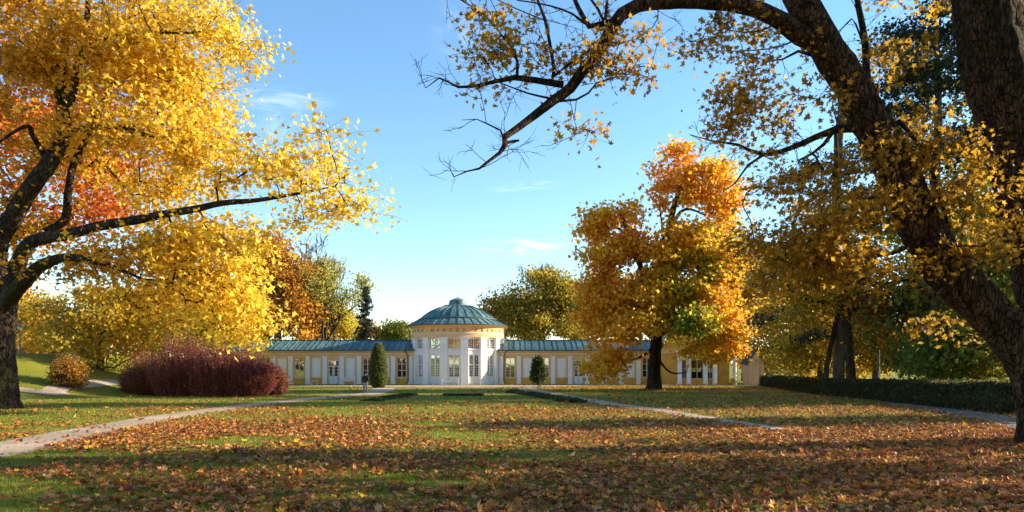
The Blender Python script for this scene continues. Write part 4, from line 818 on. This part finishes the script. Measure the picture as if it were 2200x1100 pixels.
# bushes
def bush(name, label, px, py, wpx, hpx, pal, nleaf, ls, ntw, group=None, twigmat='bark_far', D=None, dens=.6, top=.12):
    b = gp(px, py); s = b[1] / F; rx, h = wpx / 2 * s, hpx * s; o = thing(name, b, label, 'bush', group); tb = []; tips = []
    for i in range(ntw):
        a = rng.random() * 6.28; e = rng.random() ** .5; c = math.cos(a) * e; dp = math.sin(a) * e
        t = b + np.array([c * rx, dp * rx * .8, h * (1 - .42 * e * e) * rng.uniform(.5, 1.25)]); q = b + np.array([c * rx * .72, dp * rx * .5, 0]); m = (q + t) / 2 + np.array([c * rx * .18, 0, 0]) + rng.normal(0, .12, 3)
        tb.append((np.array([q, m, t]), [.022, .014, .006])); tips.append((q, m, t))
    V, Fc = tubes(tb, 3); add('stems', npmesh('stems', V, Fc), M[twigmat], o)
    tips = np.array(tips); k = rng.integers(0, ntw, nleaf); t = rng.random((nleaf, 1)) ** dens * (.9 - top) + top; q, m, e = tips[k, 0], tips[k, 1], tips[k, 2]
    P = (1 - t) ** 2 * q + 2 * t * (1 - t) * m + t * t * e + rng.normal(0, .16, (nleaf, 3)); P = P[(P[:, 2] > gz(P[:, 0], P[:, 1]) + .05) & (snoise(P, .55) < .32 + .3 * rng.random(len(P)))]
    u = .5 + .5 * snoise(P, 1.6) + rng.normal(0, .2, len(P)); v, f, c = leafcloud(P, ls * rng.uniform(.6, 1.3, len(P)), ramp(pal, u) * (1 + rng.normal(0, .25, (len(P), 1))).clip(.4, 1.8), 'kite'); add('foliage', npmesh('foliage', v, f, False, c), M['leaf'], o)
M['redtwig'] = mat('red_twig', (.15, .04, .03), .8, (.28, .10, .07), 6)
BU = [(.09, .018, .016), (.17, .03, .024), (.27, .055, .035), (.24, .10, .045)]
for i, (px, py, wd, hh, lb) in enumerate([(312, 847, 100, 84, 'low rusty burgundy bush next to the hazel stems'), (388, 850, 135, 126, 'tall burgundy bush second from the left of its row'), (462, 851, 120, 112, 'burgundy bush in the middle right of its row'), (532, 851, 115, 94, 'dark burgundy bush second from the pavilion'), (580, 849, 70, 66, 'narrow burgundy bush nearest the pavilion wall')]):
    bush('burgundy_bush', lb, px, py, wd, hh, [BU, BU, [(.12, .025, .02), (.22, .05, .03), (.3, .09, .04)], BU, [(.14, .04, .02), (.22, .07, .03), (.26, .12, .05)]][i] if i else [(.16, .05, .03), (.24, .09, .03), (.30, .14, .03)], 8500, .13, 620, 'burgundy bushes left of the pavilion', 'redtwig')
bush('golden_bush', 'small rounded golden orange bush near the left trunk', 150, 842, 76, 66, [OC, (.6, .3, .03), (.5, .22, .02), (.4, .28, .04)], 7000, .13, 300)
bush('orange_bush', 'orange bush under the trees on the left bank', 62, 772, 60, 34, [OR, OC, RO], 3000, .2, 140)
# clipped cone and the small staked tree
def clipped(name, label, cat, px, py, prof, ls, n, pal, trunk=None, core=True, jit=.06):
    b = gp(px, py); o = thing(name, b, label, cat); z = np.array([p[1] for p in prof]); r = np.array([p[0] for p in prof])
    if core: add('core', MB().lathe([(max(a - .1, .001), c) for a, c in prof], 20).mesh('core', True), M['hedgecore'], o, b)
    t = rng.random(n); zz = z[0] + t * (z[-1] - z[0]); rr = np.interp(zz, z, r); k = rng.random(n) < rr / r.max() + .1; zz, rr = zz[k], rr[k]; a = rng.random(len(zz)) * 6.28
    nrm = np.stack([np.sin(a), -np.cos(a), .35 * np.ones_like(a)], 1); P = b + np.stack([rr * np.sin(a), -rr * np.cos(a), zz], 1) + rng.normal(0, jit, (len(zz), 3))
    v, f, c = leafcloud(P, ls * rng.uniform(.6, 1.3, len(P)), ramp(pal, rng.random(len(P))), 'kite', bias=(0, 0, .3)); add('foliage', npmesh('foliage', v, f, False, c), M['leaf'], o)
    if trunk: V, Fc = tubes(trunk, 7); add('trunk', npmesh('trunk', V + b, Fc, True), M['bark_far'], o)
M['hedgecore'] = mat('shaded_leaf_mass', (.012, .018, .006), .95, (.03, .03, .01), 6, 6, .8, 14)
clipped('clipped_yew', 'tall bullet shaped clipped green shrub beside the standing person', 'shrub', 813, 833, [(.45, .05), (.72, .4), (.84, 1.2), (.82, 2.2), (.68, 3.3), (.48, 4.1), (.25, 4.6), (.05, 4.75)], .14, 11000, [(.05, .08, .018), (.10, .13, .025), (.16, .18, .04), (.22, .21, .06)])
s_ = gp(1156, 835)[1] / F
clipped('hornbeam_sapling', 'small dark leafy tree on a thin stem before the right wing', 'tree', 1156, 835, [(.1, 11 * s_), (.5, 16 * s_), (.62, 26 * s_), (.55, 40 * s_), (.42, 52 * s_), (.36, 62 * s_), (.1, 69 * s_)], .16, 5000, [(.025, .04, .012), (.05, .07, .02), (.12, .14, .02), (.06, .06, .02)], [(np.array([(0, 0, 0), (0.02, 0, .6), (0, 0, 2.6)]), [.06, .05, .02])], True, .14)
p = gp(1160, 836); V, Fc = tubes([(np.array([p, p + [0, 0, 1.2], p + [.02, 0, 2.2]]), [.035, .035, .03])], 7); tag(add('wooden_stake', npmesh('wooden_stake', V, Fc), M['bark_pale']), 'thin wooden stake beside the small dark tree stem', 'stake')

# hedge along the right path
ha, hb_ = gp(1642, 829), gp(2230, 893)
hd = thing('clipped_hedge', (ha + hb_) / 2, 'long low clipped hedge in shade along the right path', 'hedge')
n = 60; tt = np.linspace(0, 1, n)[:, None]; ln = ha + (hb_ - ha) * tt; nr = np.array([hb_[1] - ha[1], -(hb_[0] - ha[0]), 0]); nr /= np.linalg.norm(nr)
hh = 1.18; V = []; 
for i in range(n):
    g = float(gz(ln[i, 0], ln[i, 1])); k = 1 + .05 * rng.normal()
    for s, z in ((-.5, 0), (-.55, hh * .5), (-.42, hh * .97), (.42, hh * .97), (.55, hh * .5), (.5, 0)): V.append(ln[i] * [1, 1, 0] + nr * s * k + [0, 0, g + z * k])
fi = [(i * 6 + j, i * 6 + j + 1, i * 6 + 7 + j, i * 6 + 6 + j) for i in range(n - 1) for j in range(5)]
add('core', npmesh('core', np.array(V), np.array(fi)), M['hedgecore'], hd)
m = 26000; t = rng.random(m) ** .8; q = rng.random(m); cc = ha + (hb_ - ha) * t[:, None]; side = np.where(q < .55, np.sign(-nr[0]) * 1.0, 0); off = np.where(q < .55, .54 * np.sign(-nr[0]), rng.uniform(-.5, .5, m)); z = np.where(q < .55, rng.uniform(0, hh, m), hh)
P = cc * [1, 1, 0] + nr * off[:, None] + np.stack([0 * z, 0 * z, gz(cc[:, 0], cc[:, 1]) + z], 1) + rng.normal(0, .06, (m, 3))
v, f, c = leafcloud(P, .13 * rng.uniform(.6, 1.3, m), ramp([(.03, .04, .012), (.05, .06, .015), (.09, .08, .02), (.2, .11, .02)], rng.random(m) ** 1.6), 'kite'); add('foliage', npmesh('foliage', v, f, False, c), M['leaf'], hd)
# low planted beds on the lawn
def bed(label, pts, wd, h=.12, nl=1600):
    P0 = [gp(a, b) for a, b in pts]; L = smooth_line([(*p, wd) for p in P0], .3); o = thing('flower_bed', P0[0], label, 'flower bed', 'low green planted beds on the lawn')
    k = rng.integers(0, len(L), nl); T = np.gradient(L[:, :2], axis=0); T /= np.linalg.norm(T, axis=1, keepdims=True); e = rng.uniform(-.5, .5, nl) * wd
    P = np.stack([L[k, 0] - T[k, 1] * e + rng.normal(0, .15, nl), L[k, 1] + T[k, 0] * e, 0 * e], 1); P[:, 2] = gz(P[:, 0], P[:, 1]) + rng.random(nl) * h * (1.1 - (2 * np.abs(e) / wd) ** 2)
    v, f, c = leafcloud(P, .17 * rng.uniform(.6, 1.3, nl), ramp([(.02, .04, .012), (.04, .065, .015), (.10, .12, .03)], rng.random(nl)), 'kite', spread=.8); add('plants', npmesh('plants', v, f, False, c), M['leaf'], o)
    V = np.concatenate([np.stack([L[:, 0] - T[:, 1] * s * wd * .55, L[:, 1] + T[:, 0] * s * wd * .55, gz(L[:, 0], L[:, 1]) + .008 + .03 * (1 - abs(s))], 1)[:, None] for s in (-1, 0, 1)], 1).reshape(-1, 3)
    i = np.arange(len(L) - 1)[:, None] * 3 + np.arange(2)[None]; add('soil', npmesh('soil', V, np.stack([i, i + 1, i + 4, i + 3], -1).reshape(-1, 4)), M['earth'], o)
bed('long dark green planted bed between the lawn and the right path', [(1100, 843), (1150, 850), (1195, 858), (1240, 866)], 1.0, .24, 4500)
bed('small low green bed in the middle of the lawn', [(960, 850), (995, 850), (1030, 850)], 1.0)
bed('green planted bed beside the left path', [(800, 862), (840, 855), (880, 848)], 1.1, .16, 2200)

# ------------------------------------------------------------------ trees behind the right wing and the wood on the right
simple('oak_tree', 'broad olive yellow oak behind the right wing roof', 1160, 112, 1165, 590, [(1165, 650, 0, 85, 55, 6), (1110, 680, 0, 50, 45, 5), (1215, 660, 0, 45, 60, 5), (1160, 610, 0, 50, 30, 4, .6), (1200, 610, 0, 35, 30, 3, .6), (1160, 705, -2, 100, 28, 6), (1240, 700, 0, 30, 40, 4)], [(.20, .19, .025), (.38, .30, .03), (.5, .33, .025), (.26, .22, .03), OC], 520, 46, .9, .40, .5, rootw=.1)
bare('oak_tree', 'bare twiggy treetop above the olive yellow oak', 1165, 116, 562, None, 0, .5, 5, .4)
bare('ash_tree', 'bare grey treetop next to the orange maple', 1250, 120, 572, None, 0, .4, 5, .4)
simple('beech_tree', 'small red orange tree just right of the dome', 1062, 112, 1062, 640, [(1064, 650, 0, 20, 18, 2), (1060, 680, 0, 16, 22, 2)], [RO, OR, OC], 60, 40, .7, .36, .2)
simple('beech_tree', 'amber tree behind the curved roof of the end pavilion', 1600, 102, 1600, 520, [(1600, 600, 0, 60, 60, 4), (1640, 660, 0, 70, 50, 4), (1590, 690, 0, 50, 50, 4), (1690, 610, 0, 60, 60, 4), (1620, 750, 0, 50, 40, 3)], [OC, Y2, (.5, .24, .02), (.4, .26, .03)], 420, 44, .9, .38, .4)
simple('oak_tree', 'pale green tree rising right of the orange maple top', 1580, 118, 1570, 480, [(1570, 520, 0, 40, 45, 4), (1600, 560, 0, 40, 50, 4), (1540, 560, 0, 40, 40, 4)], [(.24, .24, .06), (.34, .30, .07), (.3, .27, .08)], 200, 40, .9, .36, .3)
simple('beech_tree', 'golden tree behind the wooden shed', 1700, 92, 1700, 560, [(1700, 680, 0, 70, 60, 4), (1740, 740, 0, 60, 40, 3), (1660, 740, 0, 50, 40, 3), (1770, 650, 0, 60, 70, 4), (1700, 785, -6, 80, 24, 3)], [OC, Y2, (.42, .33, .03), OC], 380, 44, .9, .36, .35)
D = 52
tree('lime_tree', 'dark leaning twin trunk tree behind the right hedge', 'tree', [[(1832, bz(1832, D) + 3, D, .46), (1828, 800, D, .33), (1821, 720, D, .31), (1814, 620, D, .29), (1810, 520, D, .28), (1800, 400, D, .24), (1795, 280, D, .12)], [(1770, bz(1770, D + 1) + 3, D + 1, .27), (1776, 790, D + 1, .19), (1790, 720, D + 1, .17), (1807, 640, D + .5, .17)], [(1812, 640, D, .2), (1770, 650, D - 1, .12), (1720, 640, D - 2, .05)], [(1812, 690, D, .15), (1860, 640, D, .1), (1910, 610, D - 1, .04)]],
     [(1760, 620, D, 80, 45, 3), (1850, 600, D, 80, 60, 3), (1700, 560, D, 70, 50, 3), (1800, 500, D, 80, 60, 3), (1740, 690, D, 60, 30, 2.5, .6), (1890, 680, D, 60, 40, 3, .7)], [OC, Y2, (.36, .26, .02), BR, OC], 300, 40, .7, .26, 'kite', 'bark', 'trees of the wood on the right')
def pine(label, px, D, lobes, top, n, r0=.4):
    tree('pine_tree', label, 'tree', [[(px, bz(px, D) + 3, D, r0 * 1.2), (px + 4, 700, D, r0), (px - 4, 450, D, r0 * .8), (px + 6, 250, D, r0 * .6), (px, top, D, r0 * .2)]], [(a, b, D, c, d, e) for a, b, c, d, e in lobes], [(.020, .032, .014), (.035, .05, .02), (.06, .065, .03)], n, 110, .5, .21, 'kite', 'bark_far', 'trees of the wood on the right', flat=.35, lmat='needle', r_tip=.014, rootw=.1, spread=.7)
pine('sparse dark pine standing beyond the leaning maple limb', 1800, 58, [(1760, 380, 70, 20, 2), (1720, 350, 50, 14, 2), (1850, 330, 70, 18, 2), (1780, 440, 80, 18, 2.4), (1850, 420, 70, 20, 2), (1730, 500, 60, 14, 2), (1900, 480, 70, 22, 2.5), (1690, 680, 50, 16, 2), (1700, 720, 50, 12, 2), (1860, 260, 60, 18, 2)], 200, 130)
pine('tall dense dark pine near the top right corner', 2010, 44, [(1990, 60, 80, 50, 3), (2060, 140, 70, 50, 3), (1940, 150, 60, 40, 2.5), (2010, 220, 90, 40, 3), (1930, 260, 60, 30, 2.5), (2080, 300, 80, 40, 3), (1960, 340, 70, 40, 3), (2050, 30, 60, 40, 2.5), (1900, 60, 40, 30, 2)], -40, 190, .35)
wood = [('green and gold thicket tree behind the far hedge', 1880, 62, [(1880, 740, 0, 90, 60, 4), (1940, 680, 0, 80, 60, 4), (1860, 660, 0, 60, 50, 3)], [GR, (.2, .2, .02), OC, Y2, GR]),
        ('dark leafy tree behind the middle of the hedge', 2000, 50, [(1990, 720, 0, 100, 80, 4), (2060, 640, 0, 90, 70, 4), (1960, 620, 0, 80, 60, 3)], [DG, GR, (.18, .17, .02), OC, DG]),
        ('dark leafy tree beside the big right trunk', 2110, 40, [(2110, 740, 0, 110, 80, 4), (2140, 600, 0, 100, 90, 4), (2060, 780, 0, 80, 40, 3)], [DG, GR, (.14, .15, .02), (.3, .22, .02), DG]),
        ('yellow leaved tree high behind the right trunks', 2080, 56, [(2060, 480, 0, 110, 90, 4), (1990, 540, 0, 90, 70, 4), (2140, 380, 0, 100, 90, 4), (1960, 460, 0, 60, 60, 3)], [OC, (.4, .3, .02), YG, GR, OC]),
        ('tall mixed green tree filling the right edge', 2200, 46, [(2180, 300, 0, 110, 120, 4), (2200, 120, 0, 110, 120, 4), (2220, 560, 0, 100, 140, 4), (2140, 200, 0, 60, 80, 3, .5)], [GR, (.2, .19, .02), OC, DG]),
        ('ochre understorey tree beside the leaning twin trunk', 1760, 70, [(1740, 760, 0, 60, 36, 3), (1850, 770, 0, 50, 36, 3), (1790, 700, 0, 60, 40, 3)], [Y2, OC, YG, OC])]
for lb, px, D, lob, pal in wood:
    simple('wood_tree', lb, px, D, px + 10, min(l[1] - l[4] for l in lob) + 30, lob, pal, 300 if D > 45 else 380, 46, .75, .30, .3, group='trees of the wood on the right', uw=4)
# trees beyond the right edge and behind the viewer: their shade lies on the lawn, the windows mirror them
def park_tree(label, x, y, H, rad, pal, n=120, nl=40, ls=.42, r0=.4, zc=.6):
    g = float(gz(x, y)); L = smooth_line([(x, y, g - .1, r0 * 1.3), (x + .1, y, g + H * .2, r0), (x - .2, y, g + H * .5, r0 * .7), (x, y + .2, g + H * .92, .06)], .8); o = thing('park_tree', (x, y, g), label, 'tree', 'trees round the viewer')
    add('trunk', npmesh('trunk', *tubes([(L[:, :3], L[:, 3])], 9, .1), True), M['bark_far'], o)
    v = rng.normal(0, 1, (n, 3)); v /= np.linalg.norm(v, axis=1, keepdims=True); v *= rng.random((n, 1)) ** .35; T = np.array([x, y, g + H * zc]) + v * np.array([rad, rad, H * (1 - zc) * 1.02])
    V, Fc = tubes(grow([L], T, .02), 5); add('branches', npmesh('branches', V, Fc), M['bark_far'], o)
    cl = np.repeat(np.arange(n), nl); P = T[cl] + rng.normal(0, .75, (len(cl), 3)) * [1, 1, .6]; u = .5 + .5 * snoise(P, 5) + rng.normal(0, .15, len(P))
    v, f, c = leafcloud(P, ls * rng.uniform(.7, 1.3, len(P)), ramp(pal, u) * (1 + rng.normal(0, .2, (len(P), 1))).clip(.4, 1.6), 'kite'); add('crown', npmesh('crown', v, f, False, c), M['leaf'], o)
PT = [(22, 8, 15, 4.6, 'broad maple just beyond the right edge of the picture'), (27, 14.2, 14, 3.6, 'slim maple beyond the right edge, behind the leaning maple'), (34, 8, 18, 6, 'tall maple farther beyond the right edge'), (30, 1, 16, 5, 'maple level with the viewer far to the right'), (27, 25.6, 11, 1.7, 'young narrow maple behind the right edge of the hedge path'), (46, 54, 24, 6, 'unseen tall tree beyond the right edge, added to shade the wood'), (52, 60, 24, 8, 'unseen tall broad tree behind the pines, added to shade the wood')]  # last two trees: out of view, added to darken the wood on the right
for x, y, H, rd_, lb in PT: park_tree(lb, x, y, H, rd_, [OC, Y2, GR], 36 if y < 10 else 56 if y < 20 else 90, 36)
for x, y, H, rd_, lb in [(-12, -8, 19, 7, 'nearest unseen tree behind the viewer on the left, added to dim the sky light'), (3, -13, 20, 7, 'nearest unseen tree straight behind the viewer, added to dim the sky light'), (15, -7, 18, 6, 'nearest unseen tree behind the viewer on the right, added to dim the sky light'), (-30, -22, 16, 7, 'autumn tree behind the left shoulder of the viewer'), (-14, -30, 18, 7, 'autumn tree behind the viewer, slightly left'), (2, -34, 17, 7, 'autumn tree straight behind the viewer'), (17, -28, 16, 7, 'autumn tree behind the viewer, slightly right'), (-44, -8, 17, 7, 'autumn tree far out to the left of the viewer'), (33, -24, 17, 7, 'autumn tree behind the right shoulder of the viewer'), (-3, -48, 22, 9, 'tall autumn tree in the second row behind the viewer'), (-25, -45, 22, 9, 'tall autumn tree in the second row behind, to the left')]:  # first three trees: out of view, added close by to block sky light
    park_tree(lb, x, y, H, rd_, [Y2, OC, OR, YG], 90, 40, .55)

# ------------------------------------------------------------------ grass, fallen leaves
def patch(x, y): return snoise(np.stack([x, y * .8, 0 * x], 1), 3.2) * .6 + snoise(np.stack([y * 1.3 + 7, x, 0 * x + 3], 1), 1.1) * .45
def frustum(n, d0, d1, pad=1.06):
    d = np.sqrt(rng.uniform(d0 * d0, d1 * d1, n)); return rng.uniform(-1, 1, n) * d * 1100 / F * pad, d
def grass():
    VV, TT, CC = [], [], []; b = 0
    for n, d0, d1, h, wd in ((70000, 6.2, 13, .055, .006), (60000, 13, 26, .06, .012), (40000, 26, 48, .07, .024)):
        x, y = frustum(n, d0, d1); k = ~on_path(x, y); x, y = x[k], y[k]; n = len(x); z = gz(x, y); a = rng.random(n) * 6.28; hh_ = h * rng.uniform(.4, 1.2, n) * (1 + .3 * patch(x, y)); ln = rng.normal(0, .45, (n, 2)) * hh_[:, None]
        V = np.zeros((n, 3, 3)); V[:, 0] = np.stack([x - np.cos(a) * wd, y - np.sin(a) * wd, z - .005], 1); V[:, 1] = np.stack([x + np.cos(a) * wd, y + np.sin(a) * wd, z - .005], 1); V[:, 2] = np.stack([x + ln[:, 0], y + ln[:, 1], z + hh_], 1)
        c = ramp([(.09, .135, .010), (.16, .19, .014), (.27, .27, .02), (.38, .33, .05)], rng.random(n) ** 1.4); VV.append(V.reshape(-1, 3)); TT.append(np.arange(3 * n).reshape(-1, 3) + b); CC.append(np.repeat(c, 3, 0)); b += 3 * n
    tag(add('grass', npmesh('grass', np.concatenate(VV), np.concatenate(TT), False, np.concatenate(CC)), M['grassblade']), 'short green lawn grass between the fallen leaves', 'grass', kind='stuff')
grass()
LP = [(.15, .05, .018), (.27, .095, .03), (.40, .16, .045), (.52, .27, .11), (.48, .14, .025), (.62, .22, .025)]
def litter():
    Ps, Ss, Cs = [], [], []
    for n, d0, d1, s in ((22000, 6.0, 12, .10), (34000, 12, 20, .115), (36000, 20, 34, .145), (20000, 34, 52, .17), (14000, 52, 84, .2), (16000, 58, 84, .21), (14000, 6, 21, .11)):
        x, y = frustum(n, d0, d1, 1.1); pr = patch(x, y)
        cover = .33 + np.where(x > 0, .42, .25) * np.clip(x / (y * .55), -1.5, 1.5) + 1.25 * pr * np.where(x > .15 * y, .55, 1.0)
        cover = np.where(y > 24, cover * .6, cover); hm = np.exp(-((x - hb[0] - 3) / 15) ** 4 - ((y - hb[1] - 1) / 8) ** 4); cover = np.maximum(cover, hm * .95); cover = np.where((y > 40) & (hm < .1) & (x < 4), cover * .45, cover)
        cover = np.where(on_path(x, y), cover * .10, cover); k = rng.random(len(x)) < np.clip(cover, .02, 1); x, y = x[k], y[k]
        Ps.append(np.stack([x, y, gz(x, y) + rng.uniform(.012, .055, len(x))], 1)); Ss.append(s * rng.uniform(.6, 1.35, len(x)))
        u = rng.random(len(x)); c = ramp(LP, u); q = rng.random(len(x)); c[q > .93] = Y2; c[(q > .89) & (q <= .93)] = (.45, .12, .02); c[q < .03] = (.28, .05, .02)
        nearm = np.exp(-((x - hb[0] - 3) / 15) ** 2 - ((y - hb[1]) / 9) ** 2) > .3; c[nearm] = ramp([OR, (.5, .2, .03), OC], u[nearm]); Cs.append(c * (1 + rng.normal(0, .22, (len(x), 1))).clip(.4, 1.6))
    return np.concatenate(Ps), np.concatenate(Ss), np.concatenate(Cs)
P, sz, c = litter()
X, Y = px_of(P); vis = (X > 0) & (X < 2200) & (Y < 1098); idx = np.argsort(np.where(vis, P[:, 1], 1e9))[:300]
kinds = [('rusty brown', LP[0], 'brown'), ('tan', LP[3], 'tan'), ('orange', (.5, .17, .02), 'orange'), ('yellow', Y2, 'yellow')]
lm = []
for nm, cc_, g in kinds:
    for k in range(4):
        v, f, cv = leafcloud(np.zeros((1, 3)), [1.0], np.array([cc_]) * rng.uniform(.85, 1.2), 'dry', (0, 0, 1), .001, .38); lm.append((npmesh('fallen_leaf', v, f, False, cv), nm))
for i in idx:
    k = int(rng.choice(16, p=np.array([3, 3, 3, 3, 3, 3, 3, 3, 1, 1, 1, 1, .6, .6, .6, .6]) / 30.4))
    o = add('fallen_leaf', lm[k][0], M['dryleaf'], None, P[i], rot=(rng.normal(0, .35), rng.normal(0, .35), rng.random() * 6.28), scale=(sz[i],) * 3)
    tag(o, 'fallen %s maple leaf lying on the nearest strip of lawn' % lm[k][1], 'leaf', 'fallen %s leaves on the nearest lawn' % lm[k][1])
m_ = np.ones(len(P), bool); m_[idx] = False; P, sz, c = P[m_], sz[m_], c[m_]
nr_ = P[:, 1] < 21
v1, f1, c1 = leafcloud(P[nr_], sz[nr_], c[nr_], 'dry', (0, 0, 1), .26, .38); v2, f2, c2 = leafcloud(P[~nr_], sz[~nr_], c[~nr_], 'star', (0, 0, 1), .3, .4)
tag(add('leaf_litter', npmesh('leaf_litter', np.concatenate([v1, v2]), np.concatenate([f1, f2 + len(v1)]), False, np.concatenate([c1, c2])), M['dryleaf']), 'brown and orange fallen leaves scattered over the lawn', 'fallen leaves', kind='stuff')

# ------------------------------------------------------------------ the person
def skinned(verts, edges, radii, root=0, sub=2):
    me = bpy.data.meshes.new('tmp'); me.from_pydata(verts, edges, []); ob = bpy.data.objects.new('tmp', me); COL.objects.link(ob)
    ob.modifiers.new('s', 'SKIN'); ob.modifiers.new('u', 'SUBSURF').levels = sub
    for i, sv in enumerate(me.skin_vertices[0].data): sv.radius = radii[i] if isinstance(radii[i], tuple) else (radii[i], radii[i]); sv.use_root = i == root
    ob.modifiers['s'].use_smooth_shade = True
    r_ = bpy.data.meshes.new_from_object(ob.evaluated_get(bpy.context.evaluated_depsgraph_get())); bpy.data.objects.remove(ob); return r_
M['skin'] = mat('skin', (.50, .30, .21), .6, None); M['jacket'] = mat('black_jacket', (.012, .012, .014), .8, (.03, .03, .032), 14, 4, .3, 20); M['jeans'] = mat('grey_jeans', (.10, .12, .16), .85, (.17, .19, .23), 10, 4, .2, 30); M['shoe'] = mat('dark_shoe', (.02, .018, .016), .6); M['hair'] = mat('dark_hair', (.02, .014, .01), .7)
pb = gp(785, 845); man = thing('person', pb, 'person in black jacket and grey jeans standing on the path with back turned', 'person')
# pelvis, chest, neck, head; arms bent with the hands at the jacket pockets; legs slightly apart (facing +Y)
BV = [(0, 0, .93), (0, .01, 1.12), (0, .0, 1.34), (0, .01, 1.44), (0, .02, 1.50), (0, .03, 1.60), (0, .035, 1.68)]
BE = [(0, 1), (1, 2), (2, 3), (3, 4), (4, 5), (5, 6)]; BR_ = [(.15, .11), (.15, .10), (.17, .11), (.07, .06), (.052, .055), (.075, .092), (.05, .06)]
for s in (-1, 1):
    k = len(BV); BV += [(s * .16, 0, 1.37), (s * .215, -.02, 1.24), (s * .25, -.04, 1.10), (s * .21, .08, .96), (s * .17, .13, .92)]; BE += [(2, k), (k, k + 1), (k + 1, k + 2), (k + 2, k + 3), (k + 3, k + 4)]; BR_ += [.065, .055, .045, .034, .03]
    k = len(BV); BV += [(s * .10, 0, .84), (s * .12, .015, .48), (s * .13, -.01, .10), (s * .135, .10, .035)]; BE += [(0, k), (k, k + 1), (k + 1, k + 2), (k + 2, k + 3)]; BR_ += [.085, .058, .042, .032]
    h0 = k - 1
    for q in range(5):   # five fingers rooted in the palm
        a = len(BV); dx = (q - 2) * .018; BV += [(s * (.17 - .02) + dx * .4, .16, .90 + dx), (s * .13, .175, .885 + dx)]; BE += [(h0, a), (a, a + 1)]; BR_ += [.010, .008]
add('body', skinned(BV, BE, BR_), M['skin'], man, pb)
JV = [(0, 0, .84), (0, 0, .98), (0, .01, 1.15), (0, 0, 1.34), (0, .005, 1.43), (0, -.02, 1.49)]; JE = [(i, i + 1) for i in range(5)]; JR = [(.205, .15), (.20, .145), (.19, .14), (.20, .14), (.12, .10), (.09, .09)]
for s in (-1, 1): k = len(JV); JV += [(s * .18, 0, 1.37), (s * .235, -.02, 1.24), (s * .27, -.045, 1.10), (s * .235, .07, .97)]; JE += [(3, k), (k, k + 1), (k + 1, k + 2), (k + 2, k + 3)]; JR += [.09, .078, .07, .055]
add('jacket', skinned(JV, JE, JR), M['jacket'], man, pb)
TV = [(0, 0, .92)]; TE = []; TR_ = [(.165, .125)]
for s in (-1, 1): k = len(TV); TV += [(s * .10, 0, .82), (s * .122, .015, .48), (s * .132, -.005, .09)]; TE += [(0, k), (k, k + 1), (k + 1, k + 2)]; TR_ += [.105, .08, .072]
add('trousers', skinned(TV, TE, TR_), M['jeans'], man, pb)
for s in (-1, 1): add('shoe', skinned([(s * .133, -.06, .05), (s * .135, .06, .045), (s * .138, .17, .035)], [(0, 1), (1, 2)], [(.05, .05), (.05, .045), (.035, .03)], 0), M['shoe'], man, pb)
add('hair', skinned([(0, .0, 1.57), (0, .01, 1.65), (0, .03, 1.71)], [(0, 1), (1, 2)], [(.07, .075), (.088, .10), (.06, .07)]), M['hair'], man, pb)
